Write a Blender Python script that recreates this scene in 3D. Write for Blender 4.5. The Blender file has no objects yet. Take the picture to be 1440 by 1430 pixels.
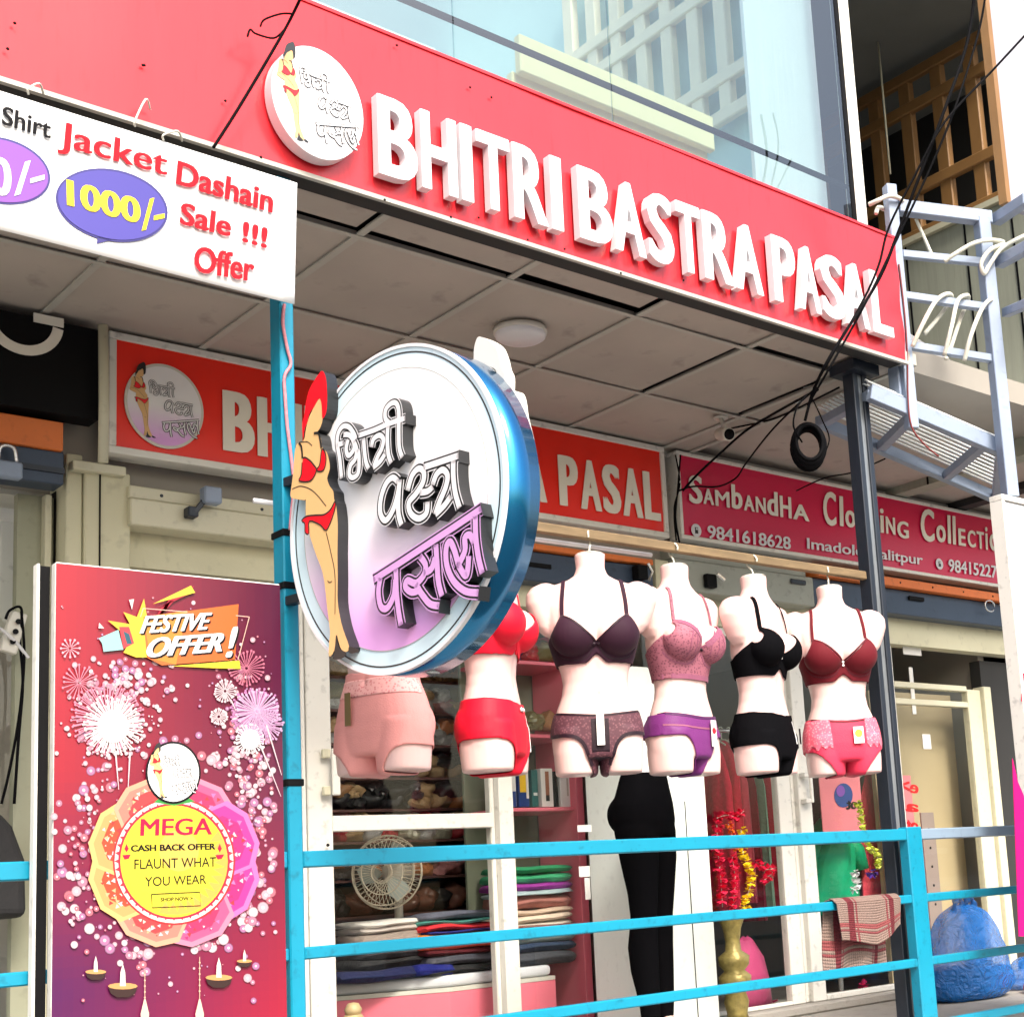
import bpy, bmesh, math, random
from mathutils import Vector, Matrix, noise
from mathutils.bvhtree import BVHTree
random.seed(7)
sc = bpy.context.scene
COL = sc.collection
# ---------------------------------------------------------------- camera (eye at the origin, x along the street, y into the shops, z up)
PX, PY, FP = 1036.627, 898.058, 2030.574          # principal point and focal length in photograph pixels
def _n(v): return Vector(v).normalized()
AX = _n((3150-PX, 1096-PY, FP)); AY = _n((-960-PX, 1385-PY, FP)); AZ = _n((200-PX, -11000-PY, FP))
cam = bpy.data.cameras.new('camera'); co = bpy.data.objects.new('camera', cam); COL.objects.link(co); sc.camera = co
cam.sensor_width = 36; cam.lens = FP/1440*36; cam.clip_start = .05; cam.clip_end = 900
cam.shift_x = (720-PX)/1440; cam.shift_y = (PY-715)/1440
co.matrix_world = Matrix(((AX[0], -AX[1], -AX[2], 0), (AY[0], -AY[1], -AY[2], 0), (AZ[0], -AZ[1], -AZ[2], 0), (0, 0, 0, 1)))
# ---------------------------------------------------------------- world, sun, exposure
SUN_AZ, SUN_EL = math.radians(-14), math.radians(46)      # azimuth from -y (street side) towards +x
w = bpy.data.worlds.new('World'); sc.world = w; w.use_nodes = True
nt = w.node_tree; bg = nt.nodes['Background']; sky = nt.nodes.new('ShaderNodeTexSky')
sky.sky_type = 'NISHITA'; sky.sun_disc = False; sky.sun_elevation = SUN_EL
sdir = Vector((math.sin(SUN_AZ)*math.cos(SUN_EL), -math.cos(SUN_AZ)*math.cos(SUN_EL), math.sin(SUN_EL)))
sky.sun_rotation = math.atan2(sdir.x, sdir.y); sky.air_density = 1.3; sky.dust_density = 5; sky.ozone_density = .6
nt.links.new(sky.outputs[0], bg.inputs[0]); bg.inputs[1].default_value = .125
sl = bpy.data.lights.new('sun', 'SUN'); so = bpy.data.objects.new('sun', sl); COL.objects.link(so)
sl.energy = 1.5; sl.angle = math.radians(14); sl.color = (1, .95, .88)
so.rotation_euler = sdir.to_track_quat('Z', 'Y').to_euler()
sc.view_settings.view_transform = 'Standard'; sc.view_settings.look = 'None'; sc.view_settings.gamma = 1
sc.view_settings.use_curve_mapping = False; sc.view_settings.exposure = 1.62
sc.render.engine = 'CYCLES'; sc.cycles.max_bounces = 8; sc.cycles.transparent_max_bounces = 24
# ---------------------------------------------------------------- where things stand
YR, YF, YS, YG, YH = 3.762, 3.70, 5.20, 5.38, 3.88       # railing, fascia front, inner sign, shop glass, hanging bar
ZC, ZF, ZS = 2.195, -.68, -1.6                            # soffit, walkway floor, street (eye = 0)
def ray(x, y):
    v = _n((x-PX, y-PY, FP)); return Vector((AX.dot(v), AY.dot(v), AZ.dot(v)))
def onY(x, y, Y): r = ray(x, y); return r*(Y/r.y)
def onX(x, y, X): r = ray(x, y); return r*(X/r.x)
def onZ(x, y, Z): r = ray(x, y); return r*(Z/r.z)
class Plane:
    def __init__(s, o, u, v):
        s.o, s.u, s.v = Vector(o), Vector(u).normalized(), Vector(v).normalized(); s.n = s.u.cross(s.v).normalized()
        if s.n.dot(s.o) > 0: s.n = -s.n
    def px(s, x, y): r = ray(x, y); return r*(s.o.dot(s.n)/r.dot(s.n))
    def at(s, a, b, d=0): return s.o+s.u*a+s.v*b+s.n*d
    def off(s, d): return Plane(s.o+s.n*d, s.u, s.v)
def PLY(Y): return Plane((0, Y, 0), (1, 0, 0), (0, 0, 1))
def PLX(X): return Plane((X, 0, 0), (0, 1, 0), (0, 0, 1))
def rect(Y, a, b):                                        # pixel corners (top left, bottom right) -> x0,x1,z0,z1 on the plane y = Y
    p, q = onY(*a, Y), onY(*b, Y); return p.x, q.x, q.z, p.z
# ---------------------------------------------------------------- materials
def lin(c): c /= 255; return c/12.92 if c <= .04045 else ((c+.055)/1.055)**2.4
def C(r, g, b): return (lin(r), lin(g), lin(b), 1)
MATS = {}
def mat(name, col, rough=.55, metal=0, var=.12, scale=6, bump=.0, dirt=0, spec=.5, trans=0, emit=None, stretch=None, coat=0, bscale=60):
    if name in MATS: return MATS[name]
    m = bpy.data.materials.new(name); m.use_nodes = True; n = m.node_tree.nodes; l = m.node_tree.links
    b = n['Principled BSDF']; b.inputs['Roughness'].default_value = rough; b.inputs['Metallic'].default_value = metal
    b.inputs['Specular IOR Level'].default_value = spec; b.inputs['Coat Weight'].default_value = coat
    tc = n.new('ShaderNodeTexCoord'); mp = n.new('ShaderNodeMapping'); l.new(tc.outputs['Object'], mp.inputs[0])
    if stretch: mp.inputs['Scale'].default_value = stretch
    t = n.new('ShaderNodeTexNoise'); t.inputs['Scale'].default_value = scale; t.inputs['Detail'].default_value = 6; l.new(mp.outputs[0], t.inputs[0])
    mx = n.new('ShaderNodeMix'); mx.data_type = 'RGBA'; mx.inputs[6].default_value = tuple(c*(1-var) for c in col[:3])+(1,); mx.inputs[7].default_value = tuple(min(1, c*(1+var)) for c in col[:3])+(1,)
    l.new(t.outputs[0], mx.inputs[0]); out = mx.outputs[2]
    if dirt:
        t2 = n.new('ShaderNodeTexNoise'); t2.inputs['Scale'].default_value = scale*4.3; t2.inputs['Detail'].default_value = 8; l.new(mp.outputs[0], t2.inputs[0])
        cr = n.new('ShaderNodeValToRGB'); cr.color_ramp.elements[0].position = .58; cr.color_ramp.elements[1].position = .78
        cr.color_ramp.elements[0].color = (0, 0, 0, 1); cr.color_ramp.elements[1].color = (dirt, dirt, dirt, 1); l.new(t2.outputs[0], cr.inputs[0])
        m2 = n.new('ShaderNodeMix'); m2.data_type = 'RGBA'; l.new(cr.outputs[0], m2.inputs[0]); l.new(out, m2.inputs[6])
        m2.inputs[7].default_value = tuple(c*.25 for c in col[:3])+(1,); out = m2.outputs[2]
    l.new(out, b.inputs['Base Color'])
    if bump:
        bt = n.new('ShaderNodeTexNoise'); bt.inputs['Scale'].default_value = bscale; bt.inputs['Detail'].default_value = 4; l.new(mp.outputs[0], bt.inputs[0])
        bn = n.new('ShaderNodeBump'); bn.inputs['Strength'].default_value = bump; bn.inputs['Distance'].default_value = .01; l.new(bt.outputs[0], bn.inputs['Height']); l.new(bn.outputs[0], b.inputs['Normal'])
    if trans: b.inputs['Transmission Weight'].default_value = trans
    if emit: b.inputs['Emission Color'].default_value = emit[0]; b.inputs['Emission Strength'].default_value = emit[1]
    MATS[name] = m; return m
def glass_mat(name, tint, refl=.12, bump=0, rough=.02):
    m = bpy.data.materials.new(name); m.use_nodes = True; n = m.node_tree.nodes; l = m.node_tree.links; n.clear()
    o = n.new('ShaderNodeOutputMaterial'); t = n.new('ShaderNodeBsdfTransparent'); t.inputs[0].default_value = tint
    g = n.new('ShaderNodeBsdfGlossy'); g.inputs['Roughness'].default_value = rough; fr = n.new('ShaderNodeFresnel'); fr.inputs[0].default_value = 1.5
    ad = n.new('ShaderNodeMath'); ad.operation = 'ADD'; ad.inputs[1].default_value = refl; ad.use_clamp = True; l.new(fr.outputs[0], ad.inputs[0])
    ge = n.new('ShaderNodeNewGeometry'); iv = n.new('ShaderNodeMath'); iv.operation = 'SUBTRACT'; iv.inputs[0].default_value = 1; l.new(ge.outputs['Backfacing'], iv.inputs[1]); mu = n.new('ShaderNodeMath'); mu.operation = 'MULTIPLY'; l.new(ad.outputs[0], mu.inputs[0]); l.new(iv.outputs[0], mu.inputs[1])
    mx = n.new('ShaderNodeMixShader'); l.new(mu.outputs[0], mx.inputs[0]); l.new(t.outputs[0], mx.inputs[1]); l.new(g.outputs[0], mx.inputs[2]); l.new(mx.outputs[0], o.inputs[0])
    if bump:
        bt = n.new('ShaderNodeTexNoise'); bt.inputs['Scale'].default_value = 1.5; bn = n.new('ShaderNodeBump'); bn.inputs['Strength'].default_value = bump; bn.inputs['Distance'].default_value = .05
        l.new(bt.outputs[0], bn.inputs['Height']); l.new(bn.outputs[0], g.inputs['Normal'])
    MATS[name] = m; return m
def film_mat(name, col, alpha=.5, rough=.18):              # thin polythene
    m = bpy.data.materials.new(name); m.use_nodes = True; n = m.node_tree.nodes; l = m.node_tree.links; b = n['Principled BSDF']
    b.inputs['Base Color'].default_value = col; b.inputs['Roughness'].default_value = rough; b.inputs['Alpha'].default_value = alpha
    MATS[name] = m; return m
def print_mat(name, rough=.35):                            # flat print whose colours are stored per face
    m = bpy.data.materials.new(name); m.use_nodes = True; n = m.node_tree.nodes; l = m.node_tree.links; b = n['Principled BSDF']
    a = n.new('ShaderNodeVertexColor'); a.layer_name = 'ink'; l.new(a.outputs[0], b.inputs['Base Color']); b.inputs['Roughness'].default_value = rough
    MATS[name] = m; return m
INK = print_mat('printed_ink')
def stripe_mat(name, base, stripe, freq, axis='X', wv=.75, rough=.9):
    m = bpy.data.materials.new(name); m.use_nodes = True; n = m.node_tree.nodes; l = m.node_tree.links; b = n['Principled BSDF']; b.inputs['Roughness'].default_value = rough
    tc = n.new('ShaderNodeTexCoord'); wt = n.new('ShaderNodeTexWave'); wt.bands_direction = axis; wt.inputs['Scale'].default_value = freq; wt.inputs['Distortion'].default_value = .4
    l.new(tc.outputs['Object'], wt.inputs[0]); cr = n.new('ShaderNodeValToRGB'); cr.color_ramp.elements[0].position = wv; cr.color_ramp.elements[1].position = wv+.08
    cr.color_ramp.elements[0].color = base; cr.color_ramp.elements[1].color = stripe; l.new(wt.outputs[0], cr.inputs[0]); l.new(cr.outputs[0], b.inputs['Base Color'])
    MATS[name] = m; return m
# ---------------------------------------------------------------- mesh builder
ORG = {}
def tag(o, label=None, cat=None, group=None, kind=None):
    if label: o['label'] = label
    if cat: o['category'] = cat
    if group: o['group'] = group
    if kind: o['kind'] = kind
    return o
def empty(name, loc, label, cat, group=None):
    o = bpy.data.objects.new(name, None); COL.objects.link(o); o.location = loc; o.empty_display_size = .1; ORG[o.name] = Vector(loc)
    return tag(o, label, cat, group)
class MB:
    def __init__(s): s.v = []; s.f = []; s.m = []; s.c = []; s.has_c = False
    def add(s, vs, fs, mi=0, col=None):
        k = len(s.v); s.v += [Vector(p) for p in vs]
        for f in fs: s.f.append([k+i for i in f]); s.m.append(mi); s.c.append(col)
        if col: s.has_c = True
        return s
    def box(s, x0, x1, y0, y1, z0, z1, mi=0):
        vs = [(x, y, z) for x in (x0, x1) for y in (y0, y1) for z in (z0, z1)]
        return s.add(vs, [(0, 1, 3, 2), (4, 6, 7, 5), (0, 4, 5, 1), (2, 3, 7, 6), (0, 2, 6, 4), (1, 5, 7, 3)], mi)
    def prism(s, pts, d, mi=0, side=None, col=None):        # polygon + extrusion vector d (backwards from its front)
        n = len(pts); d = Vector(d); s.add(list(pts)+[Vector(p)+d for p in pts], [], mi); k = len(s.v)-2*n
        s.f.append([k+i for i in range(n)]); s.m.append(mi); s.c.append(col); s.f.append([k+n+i for i in reversed(range(n))]); s.m.append(mi); s.c.append(col)
        for i in range(n):
            j = (i+1) % n; s.f.append([k+i, k+n+i, k+n+j, k+j]); s.m.append(mi if side is None else side); s.c.append(col)
        if col: s.has_c = True
        return s
    def poly(s, pts, mi=0, col=None): return s.add(pts, [list(range(len(pts)))], mi, col)
    def tube(s, pts, r, n=8, mi=0, caps=True):
        pts = [Vector(p) for p in pts]; rs = r if isinstance(r, (list, tuple)) else [r]*len(pts); k = len(s.v); up = Vector((.13, .2, 1)).normalized()
        for i, p in enumerate(pts):
            t = (pts[min(i+1, len(pts)-1)]-pts[max(i-1, 0)]).normalized()
            a = t.cross(up); a = a.normalized() if a.length > .05 else t.cross(Vector((1, 0, 0))).normalized(); b = t.cross(a)
            for j in range(n):
                an = 2*math.pi*j/n; s.v.append(p+(a*math.cos(an)+b*math.sin(an))*rs[i])
        for i in range(len(pts)-1):
            for j in range(n):
                s.f.append([k+i*n+j, k+i*n+(j+1) % n, k+(i+1)*n+(j+1) % n, k+(i+1)*n+j]); s.m.append(mi); s.c.append(None)
        if caps:
            s.f.append([k+j for j in range(n)]); s.m.append(mi); s.c.append(None); e = k+(len(pts)-1)*n; s.f.append([e+j for j in reversed(range(n))]); s.m.append(mi); s.c.append(None)
        return s
    def loft(s, rings, mi=0, caps=True):
        k = len(s.v); n = len(rings[0])
        for r in rings: s.v += [Vector(p) for p in r]
        for i in range(len(rings)-1):
            for j in range(n): s.f.append([k+i*n+j, k+i*n+(j+1) % n, k+(i+1)*n+(j+1) % n, k+(i+1)*n+j]); s.m.append(mi); s.c.append(None)
        if caps:
            s.f.append([k+j for j in reversed(range(n))]); s.m.append(mi); s.c.append(None); e = k+(len(rings)-1)*n; s.f.append([e+j for j in range(n)]); s.m.append(mi); s.c.append(None)
        return s
    def lathe(s, c, prof, n=24, mi=0, axis='Z'):
        rings = []
        for r, h in prof:
            ring = []
            for j in range(n):
                a = 2*math.pi*j/n; q = (r*math.cos(a), r*math.sin(a), h)
                if axis == 'Y': q = (q[0], q[2], q[1])
                if axis == 'X': q = (q[2], q[0], q[1])
                ring.append(Vector(c)+Vector(q))
            rings.append(ring)
        return s.loft(rings, mi)
    def bar(s, a, b, wd, ht, mi=0, up=(0, 0, 1)):
        a, b = Vector(a), Vector(b); t = (b-a).normalized(); x = t.cross(Vector(up)).normalized()*wd/2; y = x.cross(t).normalized()*ht/2
        vs = [p+sx*x+sy*y for p in (a, b) for sx, sy in ((-1, -1), (1, -1), (1, 1), (-1, 1))]
        return s.add(vs, [(0, 1, 2, 3), (7, 6, 5, 4), (0, 4, 5, 1), (1, 5, 6, 2), (2, 6, 7, 3), (3, 7, 4, 0)], mi)
    def build(s, name, mats, parent=None, smooth=False, bevel=0, segs=1, recalc=True, sub=0):
        mats = mats if isinstance(mats, (list, tuple)) else [mats]
        if parent is not None: org = ORG[parent.name]
        else:
            xs = [p.x for p in s.v]; ys = [p.y for p in s.v]; zs = [p.z for p in s.v]
            org = Vector(((min(xs)+max(xs))/2, (min(ys)+max(ys))/2, min(zs)))
        me = bpy.data.meshes.new(name); me.from_pydata([p-org for p in s.v], [], s.f)
        for m in mats: me.materials.append(m)
        for i, p in enumerate(me.polygons): p.material_index = s.m[i]; p.use_smooth = smooth
        if s.has_c:
            at = me.color_attributes.new('ink', 'BYTE_COLOR', 'CORNER')
            for i, p in enumerate(me.polygons):
                c = s.c[i] or (1, 1, 1, 1)
                for li in p.loop_indices: at.data[li].color = c
        me.update()
        if recalc:
            bm = bmesh.new(); bm.from_mesh(me); bmesh.ops.recalc_face_normals(bm, faces=bm.faces); bm.to_mesh(me); bm.free()
        o = bpy.data.objects.new(name, me); COL.objects.link(o); ORG[o.name] = org
        if parent is not None: o.parent = parent
        else: o.location = org
        if bevel:
            md = o.modifiers.new('bevel', 'BEVEL'); md.width = bevel; md.segments = segs; md.limit_method = 'ANGLE'; md.angle_limit = math.radians(40)
        if sub: md = o.modifiers.new('sub', 'SUBSURF'); md.levels = sub; md.render_levels = sub
        return o
def dup(root, loc, rz=None, label=None, group=None):
    c = root.copy(); COL.objects.link(c); c.location = loc
    if rz is not None: c.rotation_euler = (0, 0, rz)
    if label: c['label'] = label
    if group: c['group'] = group
    for ch in list(root.children):
        d = ch.copy(); COL.objects.link(d); d.parent = c
        for g in list(ch.children): e = g.copy(); COL.objects.link(e); e.parent = d
    return c
def boxpx(name, Y, a, b, depth, m, parent=None, bevel=.003, **k):   # a box whose front fills the pixel rectangle on the plane y = Y
    x0, x1, z0, z1 = rect(Y, a, b); o = MB().box(x0, x1, Y, Y+depth, z0, z1).build(name, m, parent, bevel=bevel)
    return tag(o, **k)
def catmull(pts, n=6, closed=False):
    P = [Vector(p) for p in pts]; out = []; N = len(P)
    rng = range(N if closed else N-1)
    for i in rng:
        p0 = P[(i-1) % N] if closed or i > 0 else P[0]; p1 = P[i]; p2 = P[(i+1) % N]; p3 = P[(i+2) % N] if closed or i+2 < N else P[-1]
        for k in range(n):
            t = k/n; out.append(.5*((2*p1)+(p2-p0)*t+(2*p0-5*p1+4*p2-p3)*t*t+(3*p1-p0-3*p2+p3)*t**3))
    if not closed: out.append(P[-1])
    return out
# ---------------------------------------------------------------- lettering from the built-in font
_glyph = {}
def glyph(ch, bold=.0, shear=0):
    key = (ch, bold, shear)
    if key not in _glyph:
        cu = bpy.data.curves.new('glyph', 'FONT'); cu.body = ch; cu.offset = bold; cu.shear = shear; cu.resolution_u = 4
        ob = bpy.data.objects.new('glyph', cu); COL.objects.link(ob)
        dg = bpy.context.evaluated_depsgraph_get(); dg.update()
        me = bpy.data.meshes.new_from_object(ob.evaluated_get(dg))
        vs = [v.co.copy() for v in me.vertices]; fs = [list(p.vertices) for p in me.polygons]
        bpy.data.objects.remove(ob); bpy.data.curves.remove(cu)
        bm = bmesh.new(); bm.from_mesh(me); bmesh.ops.remove_doubles(bm, verts=bm.verts, dist=1e-4); bm.to_mesh(me)
        bm.verts.ensure_lookup_table(); vs = [v.co.copy() for v in bm.verts]; fs = [[v.index for v in f.verts] for f in bm.faces]
        eds = [(e.link_loops[0].vert.index, e.link_loops[0].link_loop_next.vert.index) for e in bm.edges if len(e.link_loops) == 1]
        bm.free(); bpy.data.meshes.remove(me); _glyph[key] = (vs, fs, eds)
    return _glyph[key]
def put_text(mb, s, BL, BR, TL, nrm, depth=.002, bold=.0, shear=0, mi=0, side=None, col=None, ref=None):
    """text whose bounding box is mapped on the parallelogram BL, BR, TL; ref = string giving the height box"""
    of = 0 if ('M' in s or 'k' in s or 'W' in s) else min(.012, bold*.4); vs, fs, eds = glyph(s, of, shear); rv = glyph(ref, of, shear)[0] if ref else vs; sp_ = bold*.7
    x0 = min(v.x for v in vs); x1 = max(v.x for v in vs); y0 = min(v.y for v in rv); y1 = max(v.y for v in rv)
    U = (BR-BL)/(x1-x0); W = (TL-BL)/(y1-y0); nrm = Vector(nrm)
    U = (BR-BL)/(x1-x0+2*sp_); k = len(vs)
    for c_, sh_ in enumerate((0, sp_, 2*sp_) if bold else (0,)):        # weight: the glyph repeated a hair apart
        pts = [BL+U*(v.x-x0+sh_)+W*((v.y-y0)*(1-.006*abs(c_-1))+(y1-y0)*.003*abs(c_-1)*(1 if c_ else .4)) for v in vs]
        mb.add([p+nrm*(depth+c_*.00003) for p in pts]+[p+nrm*c_*.00002 for p in pts], [], mi); b = len(mb.v)-2*k
        for f in fs: mb.f.append([b+i for i in f]); mb.m.append(mi); mb.c.append(col)
        for i, j in eds: mb.f.append([b+j, b+i, b+k+i, b+k+j]); mb.m.append(mi if side is None else side); mb.c.append(col)
    if col: mb.has_c = True
    return mb
def text_px(name, s, pl, bl, br, tl, m, parent, depth=.002, bold=0., shear=0, ref=None):
    mb = MB(); mats = m if isinstance(m, list) else [m]
    put_text(mb, s, pl.px(*bl), pl.px(*br), pl.px(*tl), pl.n, depth, bold, shear, 0, 1 if len(mats) > 1 else None, ref=ref)
    return mb.build(name, mats, parent, recalc=False)
def ribbon(mb, pts, wd, nrm, depth=0, mi=0, side=None, caps=True, col=None):
    """a brush stroke of width wd along pts, front raised by depth"""
    pts = [Vector(p) for p in pts]; nrm = Vector(nrm); L = []; R = []; n = len(pts)
    for i in range(n):
        t = (pts[min(i+1, n-1)]-pts[max(i-1, 0)]).normalized(); s = t.cross(nrm).normalized()*wd/2; L.append(pts[i]+s); R.append(pts[i]-s)
    if caps:
        e = (pts[-1]-pts[-2]).normalized()*wd*.35; st = (pts[0]-pts[1]).normalized()*wd*.35
        outline = L+[L[-1]*.6+R[-1]*.4+e, L[-1]*.4+R[-1]*.6+e]+R[::-1]+[R[0]*.6+L[0]*.4+st, R[0]*.4+L[0]*.6+st]
    d = nrm*depth; k = len(mb.v); mb.v += [p+d for p in L]+[p+d for p in R]+L+R
    q = lambda f, m_: (mb.f.append(f), mb.m.append(m_), mb.c.append(col))
    for i in range(n-1):
        q([k+i, k+i+1, k+n+i+1, k+n+i], mi)
        if depth > .0015:
            q([k+i, k+2*n+i, k+2*n+i+1, k+i+1], side if side is not None else mi); q([k+n+i, k+n+i+1, k+3*n+i+1, k+3*n+i], side if side is not None else mi)
    if depth > .0015:
        q([k, k+n, k+3*n, k+2*n], side if side is not None else mi); q([k+n-1, k+3*n-1, k+4*n-1, k+2*n-1], side if side is not None else mi)
    if caps:
        for c, i in ((pts[-1], n-1), (pts[0], 0)):
            a0 = mb.v[k+i]-c-d; k2 = len(mb.v); M = 6; mb.v.append(c+d); sg = -1 if i else 1
            for j in range(M+1):
                an = math.pi*j/M*sg; rot = Matrix.Rotation(an, 3, nrm); mb.v.append(c+d+rot @ a0)
            for j in range(M): q([k2, k2+1+j, k2+2+j], mi)
    if col: mb.has_c = True
# ---------------------------------------------------------------- common materials
M = {}
M['red'] = mat('fascia_red_panel', C(218, 46, 56), .24, var=.10, scale=2.2, bump=.05, bscale=4, dirt=.30, stretch=(5, 5, .7))
M['sign_red'] = mat('lightbox_red_flex', C(238, 36, 14), .3, var=.06, scale=2)
M['magenta'] = mat('magenta_flex', C(206, 16, 72), .32, var=.06, scale=2)
M['white'] = mat('white_acrylic', (.70, .70, .73, 1), .35, var=.05, dirt=.08)
M['offwhite'] = mat('cream_plastic', (.62, .6, .54, 1), .4, var=.06)
M['bannerw'] = mat('white_flex_banner', (.8, .8, .8, 1), .5, var=.02, bump=.05, bscale=5)
M['alu'] = mat('white_coated_aluminium', (.72, .71, .66, 1), .35, var=.08, dirt=.5)
M['alu_cream'] = mat('cream_coated_aluminium', (.58, .56, .42, 1), .4, var=.08, dirt=.3)
M['blue'] = mat('cyan_blue_enamel', C(0, 128, 158), .4, var=.14, scale=8, dirt=.55)
M['grey_enamel'] = mat('grey_blue_enamel', C(120, 140, 160), .4, var=.1, dirt=.3)
M['steel'] = mat('dark_painted_steel', C(34, 42, 54), .42, .2, var=.3, scale=5, dirt=.5, stretch=(6, 6, 1))
M['galv'] = mat('blue_grey_painted_steel', C(136, 150, 172), .45, .1, var=.12, dirt=.3)
M['shutter'] = mat('navy_shutter_steel', C(52, 66, 86), .45, .2, var=.2, dirt=.5)
M['orange'] = mat('orange_painted_timber', C(214, 112, 48), .5, var=.15, dirt=.4)
M['cream'] = mat('cream_painted_plaster', (.60, .58, .42, 1), .7, var=.1, scale=4, dirt=.35, bump=.05)
M['ceil'] = mat('dusty_gypsum_tile', (.41, .365, .325, 1), .9, var=.26, scale=1.7, dirt=.45, bump=.05)
M['tbar'] = mat('grey_ceiling_grid_steel', (.42, .41, .37, 1), .6, var=.1, dirt=.2)
M['concrete'] = mat('worn_concrete', (.32, .30, .27, 1), .85, var=.2, scale=5, dirt=.4, bump=.2)
M['asphalt'] = mat('asphalt', (.055, .055, .055, 1), .9, var=.25, scale=20, bump=.3)
M['black'] = mat('black_plastic', (.006, .006, .007, 1), .5, var=.1, spec=.08)
M['cable'] = mat('black_cable_rubber', (.004, .004, .005, 1), .7, var=.1, spec=.05)
M['rope'] = mat('white_rope', (.6, .6, .52, 1), .9, var=.15, bump=.3, bscale=200)
M['chrome'] = mat('bright_steel_wire', (.7, .7, .7, 1), .25, .9, var=.02)
M['mann'] = mat('pale_pink_mannequin_plastic', (.74, .50, .475, 1), .38, var=.06, scale=4, coat=.2, dirt=.06)
M['wood'] = mat('weathered_hanging_timber', C(112, 94, 68), .8, var=.55, scale=9, dirt=.5, stretch=(1, 6, 6))
M['lattice'] = mat('varnished_lattice_wood', C(136, 100, 58), .5, var=.2, scale=8)
M['glass'] = glass_mat('shop_window_glass', (.97, .98, .97, 1), .0)
M['glass_up'] = glass_mat('upper_window_glass', (.74, .82, .83, 1), .12, bump=.02)
M['pink_board'] = mat('pink_laminate', C(236, 120, 140), .35, var=.05)
M['wall'] = mat('shop_wall_paint', (.30, .28, .25, 1), .8, var=.08)
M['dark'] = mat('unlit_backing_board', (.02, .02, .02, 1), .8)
# ================================================================ GROUND AND BIG STRUCTURE
def struct(o): return tag(o, kind='structure')
struct(MB().box(-300, 300, -300, 300, ZS-.3, ZS).build('street', M['asphalt'], recalc=False))
struct(MB().box(-30, 40, 2.9, 9.5, ZS+.002, ZF).build('walkway_floor', M['concrete'], bevel=.02))
struct(MB().box(-30, 40, 2.55, 2.897, ZS+.002, ZS+.45).build('kerb_step', M['concrete'], bevel=.02))
# soffit: grid of tiles on the underside of the canopy
sof = struct(MB().box(-3, 4.90, YF+.05, 5.32, ZC+.16, ZC+.22).build('canopy_slab', M['dark']))
TX = [-1.29, -.69, -.09, .51, 1.11, 1.72, 2.31, 2.91, 3.51, 4.11, 4.71, 4.88]; TY = [YF+.06, 4.0, 4.66, 5.30]
tile_me = {}
shifted = {(6, 0): (0, -.035), (5, 0): (-.02, -.03), (7, 0): (-.03, -.055), (8, 1): (-.035, 0), (9, 0): (-.05, -.03), (8, 0): (0, 0), (9, 1): (-.03, .02)}
for i in range(len(TX)-1):
    for j in range(3):
        x0, x1, y0, y1 = TX[i], TX[i+1], TY[j], TY[j+1]; g = .012
        dx, dy = shifted.get((i, j), (random.uniform(-.004, .004), random.uniform(-.004, .004)))
        w_ = x1-x0-2*g*.4; d_ = y1-y0-2*g*.4
        if (i, j) in shifted and (dx or dy): w_ -= abs(dx); d_ -= abs(dy)
        b = MB().box(-w_/2, w_/2, -d_/2, d_/2, 0, .012); o = b.build('ceiling_tile', M['ceil'], sof)
        for v in o.data.vertices: v.co = v.co+ORG[sof.name]*1
        o.location = Vector(((x0+x1)/2+dx/2, (y0+y1)/2+dy/2, ZC+.008+random.uniform(0, .004)))-ORG[sof.name]
        if (i, j) in shifted: o.rotation_euler = (random.uniform(-.012, .012), random.uniform(-.01, .01), 0)
for x in TX: MB().box(x-.013, x+.013, TY[0], 5.30, ZC, ZC+.006).build('ceiling_grid_bar', M['tbar'], sof)
for y in TY[1:3]: MB().box(-3, 4.88, y-.012, y+.012, ZC-.003, ZC-.0002).build('ceiling_grid_bar', M['tbar'], sof)
MB().box(-3, 4.88, TY[0]-.045, TY[0]+.03, ZC-.006, ZC+.05).build('ceiling_edge_trim', M['tbar'], sof, bevel=.003)
MB().box(-3, 7.6, 5.27, 5.31, ZC-.02, ZC+.04).build('ceiling_edge_trim', M['tbar'], sof)
# further soffit over the neighbour's shop
so2 = struct(MB().box(4.90, 8.6, 4.35, 5.32, ZC+.05, ZC+.12).build('neighbour_soffit', M['ceil']))
# walls behind the signs, room shell
lin_ = struct(MB().box(-3, 9, 5.33, 5.50, 1.62, ZC+.9).build('sign_wall', M['wall']))
room = struct(MB().box(-3, 10, 8.3, 8.4, ZS, 2.3).build('back_wall', M['wall']))
struct(MB().box(-3, 10, 5.50, 8.3, 1.60, 1.66).build('room_ceiling', mat('white_ceiling_paint', (.75, .74, .7, 1), .9)))
struct(MB().box(9.0, 9.1, 5.3, 8.3, ZS, 1.6).build('side_wall', M['wall']))
struct(MB().box(4.46, 4.50, 5.45, 8.3, ZS, 1.6).build('partition_wall', M['wall']))
struct(MB().box(2.02, 2.10, 5.45, 8.3, ZS, 1.6).build('partition_wall', M['wall']))
struct(MB().box(7.50, 7.56, 5.45, 8.3, ZS, 1.6).build('partition_wall', M['wall']))
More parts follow.
